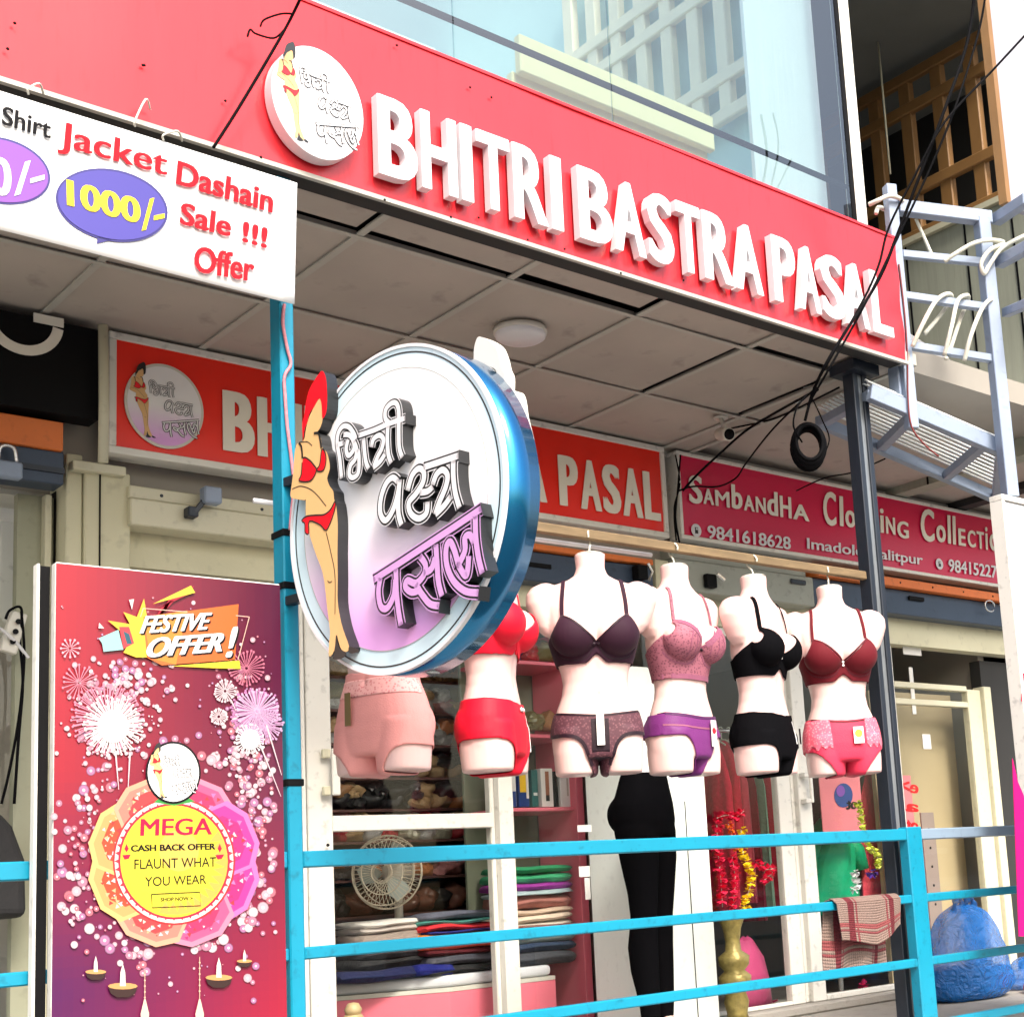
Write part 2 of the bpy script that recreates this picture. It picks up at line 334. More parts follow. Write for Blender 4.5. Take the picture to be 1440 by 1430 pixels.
# ================================================================ FASCIA SIGN
def panel_sign(name, Y, a, b, depth, m, label, cat='sign', group=None):
    x0, x1, z0, z1 = rect(Y, a, b); e = empty(name, ((x0+x1)/2, Y+depth/2, z0), label, cat, group); return e, (x0, x1, z0, z1)
fx0, fx1, fz0, fz1 = -3.2, 4.795, 2.185, 2.757
fas = empty('fascia_sign', (2.2, YF+.03, fz0), 'long red fascia board with raised white letters BHITRI BASTRA PASAL along the canopy edge', 'shop sign')
def wavy_panel(x0, x1, z0, z1, Y, nx, nz, amp, seed):
    mb = MB(); vs = []
    for i in range(nx+1):
        for j in range(nz+1):
            x = x0+(x1-x0)*i/nx; z = z0+(z1-z0)*j/nz; y = Y+amp*noise.noise(Vector((x*2.2, z*2.5, seed)))
            f = max(0, (x-4.45)/.4); y += f*.005*math.sin(z*26+x*17+1.1)                       # sheet creased at its right end
            vs.append((x, y, z))
    mb.add(vs, [(i*(nz+1)+j, (i+1)*(nz+1)+j, (i+1)*(nz+1)+j+1, i*(nz+1)+j+1) for i in range(nx) for j in range(nz)]); return mb
for x0, x1, sd in ((fx0, 1.093, 1), (1.097, fx1, 2)):
    wavy_panel(x0, x1, fz0, fz1, YF+.006, int((x1-x0)*14), 12, .006, sd).build('red_panel', M['red'], fas, smooth=True)
MB().box(fx0, fx1, YF+.02, YF+.10, fz0+.003, fz1-.003).build('backing_frame', M['dark'], fas)
MB().box(fx0, fx1+.004, YF-.004, YF+.012, fz0-.010, fz0+.004).build('lower_trim', M['tbar'], fas)
MB().box(fx0, fx1, YF+.0, YF+.11, fz1+.001, fz1+.012).build('upper_trim', M['red'], fas)
rv = [(200, 93), (202, 93), (316, 143), (366, 222), (633, 306), (672, 307), (741, 338), (793, 351), (557, 65), (660, 124), (690, 138), (872, 385), (960, 395), (20, 34), (540, 282), (10, 70)]
mb = MB()
for p in rv: q = onY(*p, YF); mb.lathe(q+Vector((0, -.004, 0)), [(.0045, 0), (.003, -.003), (.0006, -.004)], 8, axis='Y')
tag(mb.build('rivet_heads', M['black'], fas), kind='stuff')
# letters: (character, left pixel, right pixel at the baseline)
def blend(a, b, x): return a+(b-a)*(x-2.19)/(4.55-2.19)
LET = [('B', 533, 593), ('H', 594, 649), ('I', 650, 671), ('T', 673, 724), ('R', 724, 776), ('I', 777, 797), ('B', 816, 867), ('A', 866, 913), ('S', 914, 953),
       ('T', 955, 992), ('R', 992, 1037), ('A', 1036, 1077), ('P', 1090, 1125), ('A', 1125, 1158), ('S', 1158, 1193), ('A', 1191, 1226), ('L', 1228, 1259)]
for ch, xl, xr in LET:
    yb = lambda x: 240+(x-533)*(464.5-240)/(1229-533)+6*math.sin(math.pi*min(1, max(0, (x-533)/700)))
    yc = lambda x: yb(x)-16
    A = onY(xl, yc(xl), YF-.045); B_ = onY(xr, yc(xr), YF-.045)
    z0 = 2.240+.012*(A.x-2.2)/2.3; h = .268+.012*(A.x-2.2)/2.3
    if ch == 'T': A.x += .0; B_.x += .0
    mb = MB(); put_text(mb, ch, Vector((A.x, YF-.010, z0)), Vector((B_.x-.012, YF-.010, z0)), Vector((A.x, YF-.010, z0+h)), (0, -1, 0), .034, bold=.034)
    mb.build('letter', M['white'], fas, recalc=False)
# ---------------------------------------------------------------- the round emblem, traced on its own disc plane
an = math.radians(8); anchor = ray(413, 745); anchor *= 3.66/anchor.y
EU = Vector((math.sin(an), -math.cos(an), 0)); EN = Vector((-math.cos(an), -math.sin(an), 0)); EV = Vector((0, 0, 1))
RAD = .437; EC = anchor+EU*(RAD-.010)+EV*(-.032)
EP = Plane(EC, EU, EV)
def uv(x, y, d=.036):                                    # pixel -> emblem coordinates in units of the radius
    q = EP.off(d).px(x, y)-EC; return (q.dot(EU)/RAD, q.dot(EV)/RAD)
def z1(p): return (400+p[0]/7.15, 520+p[1]/7.15)
def z2(p): return (500+p[0]/5.5, 640+p[1]/5.5)
def z3(p): return (400+p[0]/5.5, 700+p[1]/5.5)
S_A = [[(578, 1092), (560, 900), (535, 745), (545, 640), (590, 572), (650, 575), (700, 640), (722, 700)],
       [(530, 760), (600, 735)], [(595, 655), (650, 655), (690, 700), (705, 790), (650, 865), (625, 800), (645, 700)],
       [(700, 720), (730, 800), (715, 900), (670, 960), (655, 1050), (690, 1085), (745, 1040), (755, 900), (745, 800)],
       [(800, 690), (810, 820), (825, 930), (852, 995)],
       [(750, 662), (900, 610), (1050, 545), (1218, 488)],
       [(880, 780), (900, 700), (960, 660), (1000, 700), (985, 790), (940, 880), (900, 985)], [(895, 985), (965, 925), (1015, 850)],
       [(1045, 570), (1040, 700), (1050, 850), (1078, 940)],
       [(1062, 540), (1020, 490), (1025, 400), (1080, 340), (1130, 340), (1155, 420), (1155, 600), (1160, 780), (1190, 882)]]
S_B = [[(330, 205), (290, 175), (240, 220), (200, 330), (195, 450), (235, 505), (290, 430), (330, 300), (345, 190)], [(345, 190), (335, 320), (335, 450), (358, 540)],
       [(405, 275), (440, 160), (490, 105), (530, 130), (525, 210), (470, 300), (415, 370), (430, 450), (490, 490), (550, 450), (560, 360)],
       [(500, 290), (560, 280), (600, 245)], [(600, 230), (630, 150), (680, 115), (715, 160), (700, 250), (650, 370), (620, 460)], [(620, 460), (690, 390), (740, 320)],
       [(760, 45), (760, 160), (775, 290), (808, 408)], [(530, 95), (650, 55), (800, 5)]]
S_C = [[(140, 965), (350, 830), (600, 665), (790, 540), (975, 415)],
       [(195, 950), (180, 1060), (200, 1170), (250, 1180), (300, 1080), (310, 960)], [(315, 880), (320, 1050), (335, 1200), (355, 1315)],
       [(500, 780), (545, 850), (530, 930), (470, 990), (405, 970), (390, 1020), (440, 1060), (510, 1040)], [(470, 1000), (520, 1080), (580, 1150), (650, 1165)],
       [(530, 910), (590, 880), (620, 790)], [(625, 690), (635, 850), (645, 980), (672, 1090)],
       [(800, 850), (770, 740), (735, 670), (705, 720), (710, 850), (760, 970), (850, 1050), (955, 1065)], [(800, 850), (850, 740), (850, 640), (890, 620), (920, 680)],
       [(800, 850), (850, 930), (870, 900), (880, 780)], [(930, 470), (935, 640), (955, 790), (985, 915)]]
GL = [('a', [[uv(*z1(p)) for p in s] for s in S_A], .034), ('b', [[uv(*z2(p)) for p in s] for s in S_B], .040), ('c', [[uv(*z2(p)) for p in s] for s in S_C], .044)]
HAIR = [uv(*z1(p)) for p in [(380, 12), (405, 40), (425, 120), (432, 300), (422, 430), (385, 492), (378, 400), (372, 330), (350, 288), (300, 370), (255, 440), (235, 520), (205, 600), (192, 690), (180, 560), (200, 470), (215, 350), (245, 220), (290, 130), (345, 45)]]
SKIN = [uv(*z1(p)) for p in [(350, 288), (378, 340), (385, 492), (350, 600), (300, 645), (345, 640), (368, 700), (380, 780), (425, 830), (450, 920), (455, 1000), (430, 1090), (455, 1170), (490, 1220), (500, 1300)]]+\
       [uv(*z3(p)) for p in [(400, 60), (412, 200), (410, 420), (412, 620), (412, 800), (430, 920), (455, 1020), (500, 1150), (480, 1190), (440, 1170), (418, 1110), (402, 1060), (385, 1180), (345, 1225), (345, 1120), (352, 1030), (330, 850), (312, 680), (290, 560), (245, 440), (205, 320), (178, 220), (165, 120), (165, 20)]]+\
       [uv(*z1(p)) for p in [(200, 1310), (120, 1300), (62, 1275), (72, 1160), (92, 1000), (100, 850), (125, 750), (195, 705), (215, 600), (250, 470)]]
BRA1 = [uv(*z1(p)) for p in [(190, 890), (250, 905), (300, 960), (325, 1010), (290, 1090), (240, 1125), (150, 1115), (175, 1050)]]
BRA2 = [uv(*z1(p)) for p in [(330, 1000), (360, 950), (380, 800), (415, 840), (420, 930), (395, 1010), (345, 1022)]]
BRIEF = [uv(*z3(p)) for p in [(135, 180), (170, 145), (240, 135), (310, 130), (360, 90), (392, 30), (398, 60), (370, 160), (325, 252), (280, 210), (195, 180), (192, 275), (165, 270), (160, 200)]]
SHOE1 = [uv(*z3(p)) for p in [(400, 1065), (412, 1110), (430, 1165), (480, 1200), (455, 1235), (410, 1250), (375, 1240), (390, 1190)]]
SHOE2 = [uv(*z3(p)) for p in [(500, 1150), (545, 1160), (575, 1175), (560, 1195), (505, 1200)]]
LINES = [[uv(*z1(p)) for p in [(80, 1200), (160, 1170), (260, 1200), (340, 1270), (420, 1370)]], [uv(*z3(p)) for p in [(325, 270), (360, 420), (392, 600), (392, 900)]], [uv(*z3(p)) for p in [(335, 640), (350, 655), (370, 645)]],
         [uv(*z1(p)) for p in [(150, 730), (230, 725), (280, 765)]]]
STRAP = [[uv(*z1(p)) for p in [(150, 735), (175, 780), (185, 890)]], [uv(*z1(p)) for p in [(300, 640), (345, 640), (362, 700), (375, 790)]]]
M['skin_print'] = mat('emblem_tan_vinyl', C(214, 172, 118), .4, var=.02)
M['emb_red'] = mat('emblem_red_vinyl', C(232, 14, 34), .35, var=.03)
M['emb_black'] = mat('emblem_black_acrylic', (.015, .016, .018, 1), .3, var=.6, scale=12)
M['emb_violet'] = mat('emblem_violet_acrylic', C(196, 150, 204), .35, var=.05)
M['emb_ring'] = mat('emblem_pale_blue_ring', C(200, 224, 234), .35, var=.03)
M['rim'] = mat('blue_coated_rim', C(20, 110, 160), .2, .85, var=.2, scale=3, stretch=(1, 8, 1), coat=.4)
def face_mat(name, top, bot):                              # the printed face fades from white to violet by design
    m = bpy.data.materials.new(name); m.use_nodes = True; n = m.node_tree.nodes; l = m.node_tree.links; b = n['Principled BSDF']; b.inputs['Roughness'].default_value = .3
    tc = n.new('ShaderNodeTexCoord'); sp = n.new('ShaderNodeSeparateXYZ'); l.new(tc.outputs['Generated'], sp.inputs[0]); cr = n.new('ShaderNodeValToRGB'); l.new(sp.outputs[2], cr.inputs[0])
    cr.color_ramp.elements[0].color = bot; cr.color_ramp.elements[0].position = .08; cr.color_ramp.elements[1].color = top; cr.color_ramp.elements[1].position = .5
    l.new(cr.outputs[0], b.inputs['Base Color']); return m
M['face'] = face_mat('emblem_face_print', (.8, .8, .82, 1), C(216, 160, 222))
M['face_tail'] = face_mat('plain_face_print', (.8, .8, .82, 1), C(226, 190, 226))
def emblem(parent, c, U, V, N, R, relief, mirror=False):
    """lettering and figure of the emblem; relief = height of the cut-out pieces"""
    c, U, V, N = Vector(c), Vector(U), Vector(V), Vector(N)
    P = lambda q, d=0: c+U*(q[0]*R*(-1 if mirror else 1))+V*(q[1]*R)+N*d
    names = {'a': 'upper_word', 'b': 'middle_word', 'c': 'lower_word'}
    for key, strokes, wd in GL:
        lay = [(wd*1.85, relief, 0), (wd*1.5, relief+max(.0006, relief*.02), 1), (wd*.95, relief+max(.0012, relief*.04), 2)]
        if relief < .01: lay = [(wd*1.5, relief, 1), (wd*.75, relief+.0006, 2)]
        wm = M['emb_violet'] if key == 'c' and relief >= .01 else M['white']
        mb = MB()
        for k, (w_, dep, mi) in enumerate(lay):
            for si, s in enumerate(strokes):
                pts = catmull([P(q, 0).to_tuple() for q in s], 5)
                if k == 0 and relief >= .01: ribbon(mb, pts, w_*R, N, dep+si*.00012, 0, 1)
                else: ribbon(mb, [p+N*(dep+si*.00006-.0003) for p in pts], w_*R, N, .0003, mi)
        mb.build(names[key], [wm, M['emb_black'], wm], parent, recalc=False)
    def cut(poly, d0, d1, m, name, par=parent, side=None):
        mb = MB(); pts = catmull([P(q, d1).to_tuple() for q in poly], 3, True); mb.prism(pts, N*(d0-d1), 0, 1 if side else None); return mb.build(name, [m, side] if side else m, par, recalc=False)
    e = max(.0008, relief*.02)
    sk = cut(SKIN, 0, relief, M['skin_print'], 'figure', side=M['emb_black'] if relief > .01 else None)
    cut(HAIR, 0 if relief > .01 else relief, relief+e, M['emb_red'] if relief > .01 else M['emb_black'], 'hair', side=M['emb_black'] if relief > .01 else None)
    for q in (BRA1, BRA2): cut(q, relief, relief+e, M['emb_red'], 'bikini_cup')
    cut(BRIEF, relief, relief+e, M['emb_red'], 'bikini_brief')
    for q in (SHOE1, SHOE2): cut(q, relief, relief+e, M['emb_black'], 'shoe')
    mb = MB()
    for s in LINES: ribbon(mb, [p+N*(relief+e*.5) for p in catmull([P(q).to_tuple() for q in s], 5)], .006*R, N, .0003)
    for s in STRAP: ribbon(mb, [p+N*(relief+e*1.6) for p in catmull([P(q).to_tuple() for q in s], 5)], .016*R, N, .0003)
    for s in (BRA1, BRA2, BRIEF): ribbon(mb, [p+N*(relief+e*1.4) for p in catmull([P(q).to_tuple() for q in s], 3, True)], .010*R, N, .0003)
    mb.build('contour_line', M['emb_black'], parent, recalc=False)
def disc(mb, c, U, V, R, N, d0, d1, n=96, mi=0, side=None, ry=1.0, r0=0):
    c, U, V, N = Vector(c), Vector(U), Vector(V), Vector(N)
    ring = [c+U*(R*math.cos(2*math.pi*i/n))+V*(R*ry*math.sin(2*math.pi*i/n)) for i in range(n)]
    if r0:
        inner = [c+U*(r0*math.cos(2*math.pi*i/n))+V*(r0*ry*math.sin(2*math.pi*i/n)) for i in range(n)]
        a = [p+N*d1 for p in ring]; b = [p+N*d1 for p in inner]; k = len(mb.v); mb.v += a+b+[p+N*d0 for p in ring]+[p+N*d0 for p in inner]
        for i in range(n):
            j = (i+1) % n; mb.f += [[k+i, k+j, k+n+j, k+n+i], [k+i, k+2*n+i, k+2*n+j, k+j], [k+n+i, k+n+j, k+3*n+j, k+3*n+i]]; mb.m += [mi, mi if side is None else side, mi]; mb.c += [None]*3
    else: mb.prism([p+N*d1 for p in ring], N*(d0-d1), mi, side)
    return mb
TH = .115
rs = empty('round_projecting_sign', EC-EV*RAD-EN*(TH/2), 'big round white projecting sign with bikini figure and raised black outlined script', 'shop sign')
drum = disc(MB(), EC, EU, EV, RAD, EN, -TH, -.002, n=160, side=1).build('drum', [M['face_tail'], M['rim']], rs)
for p in drum.data.polygons: p.use_smooth = len(p.vertices) == 4
disc(MB(), EC, EU, EV, RAD*.999, EN, -.001, .0, 128).build('face_panel', M['emb_ring'], rs)
disc(MB(), EC, EU, EV, RAD*.86, EN, .0003, .0016, 128).build('inner_face', M['face'], rs)
mb = MB(); disc(mb, EC, EU, EV, RAD*1.004, EN, -.008, .004, 128, r0=RAD*.985); mb.build('edge_band', M['white'], rs)
mb = MB(); disc(mb, EC, EU, EV, RAD*.958, EN, .0003, .0012, 128, r0=RAD*.949); mb.build('ring_line', M['emb_black'], rs)
mb = MB(); disc(mb, EC, EU, EV, RAD*.861, EN, .0016, .0022, 128, r0=RAD*.857); mb.build('ring_line', M['tbar'], rs)
emblem(rs, EC, EU, EV, EN, RAD, .036)
# the same figure on the far face of the sign: only its head and arm show past the rim
c2 = EC-EN*TH
mb = MB(); H = [(-q[0], q[1]) for q in HAIR+[]]; S = [(-q[0], max(q[1], -.1)) for q in SKIN]
for poly, nm in ((H, 'rear_hair'), (S, 'rear_figure')):
    mb = MB(); mb.prism([p for p in catmull([(c2+EU*(q[0]*RAD)+EV*(q[1]*RAD)).to_tuple() for q in poly], 3, True)], -EN*.036); mb.build(nm, M['offwhite'], rs)
MB().bar(EC-EU*(RAD-.01)-EN*.05+EV*.2, EC-EU*(RAD+.09)-EN*.05+EV*.2, .025, .025).build('bracket', M['steel'], rs)
MB().bar(EC-EU*(RAD-.01)-EN*.05-EV*.15, EC-EU*(RAD+.09)-EN*.05-EV*.15, .025, .025).build('bracket', M['steel'], rs)
# ---------------------------------------------------------------- fascia logo disc
fl = empty('round_logo_plate', (2.035, YF-.03, 2.25), 'small round white logo plate standing proud of the fascia left of the letters', 'logo plate')
lc = Vector(((onY(448, 145, YF-.05)).x, YF-.05, onY(448, 145, YF-.05).z))
disc(MB(), lc, (1, 0, 0), (0, 0, 1), .150, (0, -1, 0), -.045, -.001, 72, ry=1.19).build('drum', M['white'], fl)
disc(MB(), lc, (1, 0, 0), (0, 0, 1), .147, (0, -1, 0), -.0008, .0, 72, ry=1.19).build('face_panel', M['white'], fl)
emblem(fl, lc, (1, 0, 0), (0, 0, 1.12), (0, -1, 0), .150, .002)
# ================================================================ INNER SIGNS
def framed(name, Y, a, b, c_, m, label, fr=.028, fm=None, cat='shop sign'):
    """a = top left, b = bottom right pixel, depth c_"""
    x0, x1, z0, z1 = rect(Y, a, b); z1 = min(z1, ZC-.004); e = empty(name, ((x0+x1)/2, Y+c_/2, z0), label, cat)
    MB().box(x0+fr*.8, x1-fr*.8, Y+.004, Y+c_-.01, z0+fr*.8, z1-fr*.8).build('face_panel', m, e)
    fm = fm or M['alu']
    for bx_ in ((x0, x1, z0, z0+fr), (x0, x1, z1-fr, z1), (x0, x0+fr, z0+fr+.001, z1-fr-.001), (x1-fr, x1, z0+fr+.001, z1-fr-.001)):
        MB().box(bx_[0], bx_[1], Y-.006, Y+c_, bx_[2], bx_[3]).build('frame_rail', fm, e, bevel=.003)
    return e, (x0, x1, z0, z1)
s2, r2 = framed('lightbox_sign', YS, (153, 462), (941, 757), .09, M['sign_red'], 'red framed lightbox under the canopy with round logo and flat white BHITRI BASTRA PASAL letters')
lc = Vector((onY(231, 576, YS).x, YS, onY(231, 576, YS).z+.012))
disc(MB(), lc, (1, 0, 0), (0, 0, 1), .151, (0, -1, 0), .0, .005, 72, ry=1.1).build('logo_disc', M['offwhite'], s2)
disc(MB(), lc, (1, 0, 0), (0, 0, 1), .141, (0, -1, 0), .0052, .0062, 72, ry=1.1).build('logo_face', M['face'], s2)
emblem(s2, lc+Vector((0, -.0065, 0)), (1, 0, 0), (0, 0, 1.05), (0, -1, 0), .150, .0015)
p0 = onY(313, 620, YS); zb, zt = 1.80, 2.045
M['let_cream'] = mat('pale_grey_letter_acrylic', (.80, .77, .68, 1), .35, var=.04)
xA = p0.x; xB = onY(933, 728, YS).x-.02
ws = {'B': 1, 'H': 1.02, 'I': .36, 'T': .88, 'R': 1.0, 'A': 1.02, 'S': .9, 'P': .92, 'L': .84, ' ': .40}
txt = 'BHITRI BASTRA PASAL'; tot = sum(ws[c]+.10 for c in txt); x = xA
pas = onY(786, 690, YS).x                                  # the last word is placed from its own pixels
for part_, xa, xb in (('BHITRI BASTRA', xA, onY(768, 690, YS).x), ('PASAL', pas, xB)):
    tot = sum(ws[c]+.09 for c in part_)-.09; x = xa; k = (xb-xa)/tot
    for ch in part_:
        if ch != ' ':
            mb = MB(); put_text(mb, ch, Vector((x, YS-.001, zb)), Vector((x+ws[ch]*k, YS-.001, zb)), Vector((x, YS-.001, zt)), (0, -1, 0), .004, bold=.07); mb.build('letter', M['let_cream'], s2, recalc=False)
        x += (ws[ch]+.09)*k
s3, r3 = framed('magenta_shop_sign', YS+.002, (950, 632), (1432, 830), .09, M['magenta'], 'magenta framed sign of the neighbouring shop reading Sambandha Clothing Collection with phone numbers', fr=.02)
PS = PLY(YS-.003); bodyf = M['let_cream']
def cond(word, x0, y0, x1, y1, h, bold=.02, m=bodyf, Yp=PS, par=s3, name='lettering', depth=.0025):   # word from bottom-left to bottom-right pixels with height h px at left
    text_px(name, word, Yp, (x0, y0), (x1, y1), (x0-h*.03, y0-h), m, par, depth, bold)
def caps_word(chars, xs, y_at, m=bodyf):                    # chars: (char, height px, drop px)
    for (ch, h, dr), (xl, xr) in zip(chars, xs):
        text_px('letter', ch, PS, (xl, y_at(xl)+dr), (xr, y_at(xr)+dr), (xl-1, y_at(xl)+dr-h), m, s3, .0025, .03)
yA = lambda x: 705+(x-970)*.163
caps_word([('S', 40, 2), ('A', 22, 0), ('M', 22, 0), ('b', 34, 0), ('A', 22, 0), ('N', 22, 0), ('d', 34, 1), ('H', 30, 1), ('A', 22, 1)],
          [(969, 988), (989, 1004), (1006, 1026), (1029, 1044), (1046, 1061), (1063, 1077), (1079, 1094), (1097, 1113), (1115, 1138)], yA)
caps_word([('C', 48, 2), ('l', 42, 0), ('o', 24, 0), ('t', 34, 0), ('h', 36, 0), ('i', 34, 0), ('N', 24, 0), ('G', 24, 3)],
          [(1158, 1176), (1181, 1186), (1189, 1203), (1206, 1216), (1219, 1234), (1238, 1243), (1246, 1259), (1262, 1278)], yA)
caps_word([('C', 46, 2), ('o', 24, 0), ('l', 40, 0), ('l', 40, 0), ('E', 24, 0), ('C', 24, 0), ('T', 24, 0), ('i', 32, 0), ('o', 24, 0), ('n', 24, 0)],
          [(1295, 1314), (1317, 1330), (1333, 1337), (1340, 1344), (1348, 1358), (1361, 1372), (1374, 1384), (1386, 1389), (1392, 1404), (1407, 1418)], yA)
yB = lambda x: 757+(x-995)*.138
def small(word, x0, x1, h, bold=.015): text_px('lettering', word, PS, (x0, yB(x0)), (x1, yB(x1)), (x0-.5, yB(x0)-h), M['white'], s3, .002, bold)
small('9841618628', 995, 1112, 19, .02); small('Imadole, Lalitpur', 1135, 1298, 20); small('98415227', 1334, 1402, 18, .02)
for cx in (979, 1321):
    q = onY(cx, yB(cx)-9, YS-.003); disc(MB(), q, (1, 0, 0), (0, 0, 1), .034, (0, -1, 0), 0, .002, 40).build('phone_badge', M['white'], s3)
    MB().box(q.x-.010, q.x+.010, q.y-.004, q.y-.0022, q.z-.017, q.z+.015).build('phone_symbol', M['emb_black'], s3); MB().box(q.x-.006, q.x+.006, q.y-.006, q.y-.0042, q.z+.002, q.z+.011).build('phone_screen', M['white'], s3)
# black sign of the shop on the left
x0, x1, z0, z1 = rect(5.17, (-160, 400), (138, 590)); z0 = onY(60, 578, 5.17).z
s4 = empty('black_shop_sign', ((x0+x1)/2, 5.2, z0), 'plain black sign board at the left edge with a large grey letter G', 'shop sign')
MB().box(x0, x1, 5.17, 5.26, z0, ZC-.024).build('sign_board', M['black'], s4)
gq = Plane((0, 5.168, 0), (1, 0, 0), (0, 0, 1)); gc = onY(33, 448, 5.165); mb = MB()
arc = [gc+Vector((.118*math.cos(math.radians(a_)), 0, .118*math.sin(math.radians(a_)))) for a_ in range(42, 361, 8)]
arc = [p for p in arc if p.z < ZC-.028]
ribbon(mb, arc, .036, (0, -1, 0), .004, caps=False); e1 = gc+Vector((.118, 0, .0)); ribbon(mb, [e1+Vector((.018, 0, .012)), e1+Vector((-.085, 0, .012))], .034, (0, -1, 0), .0044, caps=False)
mb.build('letter', M['let_cream'], s4, recalc=False)
tag(MB().tube([onY(145, 458, 5.12), onY(146, 560, 5.12), onY(145, 650, 5.12)], .018, 10).build('plastic_conduit', M['alu_cream'], smooth=True), 'vertical cream plastic conduit between the black sign and the red lightbox', 'pipe')
# ================================================================ BANNER
PB = PLY(3.655)
bn = empty('sale_banner', (1.0, 3.66, 1.76), 'white flex banner with Jacket Dashain Sale Offer lettering hung from the left canopy edge', 'banner')
mb = MB(); nx, nz = 40, 10; tl, tr, bl, br = onY(-260, 40, 3.655), onY(417.5, 258, 3.655), onY(-260, 235, 3.655), onY(414, 428, 3.655)
tl = Vector((.3, 3.655, tr.z+.005)); bl = Vector((.3, 3.655, br.z+.01))
vs = []
for i in range(nx+1):
    for j in range(nz+1):
        a, b = i/nx, j/nz; p = (bl*(1-a)+br*a)*(1-b)+(tl*(1-a)+tr*a)*b; vs.append(p+Vector((0, .003*math.sin(a*9)*(1-b), 0)))
mb.add(vs, [(i*(nz+1)+j, (i+1)*(nz+1)+j, (i+1)*(nz+1)+j+1, i*(nz+1)+j+1) for i in range(nx) for j in range(nz)])
o = mb.build('flex_sheet', M['bannerw'], bn, smooth=True); md = o.modifiers.new('thick', 'SOLIDIFY'); md.thickness = .002; md.offset = 1
M['ink_red'] = mat('print_red_ink', C(214, 28, 40), .6, var=.03, spec=.1); M['ink_black'] = mat('print_black_ink', (.012, .012, .014, 1), .6, spec=.05)
M['ink_yellow'] = mat('print_yellow_ink', C(226, 200, 10), .4, var=.02); M['ink_violet'] = mat('print_violet_ink', C(118, 62, 160), .4, var=.04); M['ink_blue'] = mat('print_blue_ink', C(60, 52, 142), .4, var=.04); M['ink_navy'] = mat('print_navy_ink', C(40, 34, 110), .4)
PB2 = PLY(3.647)
def bt(s, bl, br, tl, m, bold=.03, pl=PB2, ref=None, name='lettering', d=.0015, sh=0): text_px(name, s, pl, bl, br, tl, m, bn, d, bold, sh, ref)
bt('Shirt', (2, 175), (71, 196), (4, 149), M['ink_black'], .02)
bt('Jacket', (80, 215), (234, 258), (84, 170), M['ink_red'], .03); bt('Dashain', (247, 259), (383, 300), (250, 226), M['ink_red'], .03)
bt('Sale', (252, 315), (324, 334), (255, 284), M['ink_red'], .03); bt('!!!', (340, 340), (375, 350), (342, 311), M['ink_red'], .03); bt('Offer', (272, 382), (357, 397), (274, 345), M['ink_red'], .03)
def ell(cx, cy, rx, ry, rot, n=48): return [(cx+rx*math.cos(t)*math.cos(rot)-ry*math.sin(t)*math.sin(rot), cy+rx*math.cos(t)*math.sin(rot)+ry*math.sin(t)*math.cos(rot)) for t in [2*math.pi*i/n for i in range(n)]]
def flat(pts, pl, m, par, name, d=.0012): mb = MB(); mb.prism([pl.px(*p)+pl.n*d for p in pts], -pl.n*d); return mb.build(name, m, par)
PB1 = PLY(3.650); PB1b = PLY(3.6485)
flat(ell(157, 289, 80, 50, .22), PB1, M['ink_navy'], bn, 'speech_bubble'); flat([(138, 325), (164, 336), (136, 343)], PB1, M['ink_navy'], bn, 'speech_bubble')
flat(ell(157, 289, 77, 47, .22), PB1b, M['ink_blue'], bn, 'speech_bubble')
flat(ell(-2, 240, 74, 46, .25), PB1, M['ink_navy'], bn, 'speech_bubble'); flat(ell(-2, 240, 71, 43, .25), PB1b, M['ink_violet'], bn, 'speech_bubble')
bt('1000', (94, 289), (198, 316), (93, 252), M['ink_yellow'], .04); bt('/-', (199, 325), (231, 318), (200, 282), M['ink_yellow'], .02)
bt('0', (-14, 272), (16, 279), (-14, 218), M['white'], .04); bt('/-', (20, 276), (62, 264), (21, 232), M['white'], .02)
for a_, b_ in (((190, 170), (205, 140)), ((40, 125), (55, 118)), ((230, 190), (250, 185))): MB().tube(catmull([onY(a_[0], a_[1]+8, 3.65), onY(*a_, 3.64), onY(*b_, 3.66), onY(b_[0]+6, b_[1]+14, 3.69)], 5), .003, 6).build('tie_strap', M['rope'], bn, smooth=True)
# ================================================================ POSTS AND RAILINGS
x0 = onY(396, 600, YR).x; x1 = onY(416, 600, YR).x
pl_ = empty('canopy_post', ((x0+x1)/2, YR+.04, ZF), 'tall cyan blue post at the left holding up the banner and the round sign', 'post')
MB().box(x0, x1, YR, YR+.065, ZF, ZC).build('steel_tube', M['blue'], pl_, bevel=.004)
for z in (onY(400, 748, YR).z, onY(400, 822, YR).z, onY(405, 1100, YR).z): MB().box(x0-.004, x1+.004, YR-.004, YR+.07, z-.010, z+.010).build('clamp_band', M['black'], pl_, bevel=.002)
mb = MB(); a = onY(404, 430, YR-.006); pts = [onY(x_, y_, YR-.008) for x_, y_ in ((400, 428), (398, 455), (404, 490), (409, 512), (400, 530), (401, 560), (404, 600), (409, 640), (413, 680), (410, 720), (408, 745))]
tag(mb.tube(catmull(pts, 5), .005, 6).build('twisted_flex_cord', mat('red_white_flex', C(190, 120, 130), .6, var=.5, scale=90), smooth=True), 'twisted red and white electric flex running down the left blue post', 'cord')
XB0, XB1 = 4.585, 4.70
rail = empty('walkway_railing', (3.1, YR+.02, ZF), 'cyan blue tube railing crossing the shop front between the blue post and the corner post', 'railing')
def railbar(xa, xb, zt, h, d, m, par, name='rail'): MB().box(xa, xb, YR+.002, YR+d, zt-h, zt).build(name, m, par, bevel=.004)
railbar(x1, XB0, .178, .046, .044, M['blue'], rail); railbar(x1, XB0, -.085, .034, .034, M['blue'], rail); railbar(x1, XB0, -.336, .034, .034, M['blue'], rail); railbar(x1, XB0, -.585, .034, .034, M['blue'], rail)
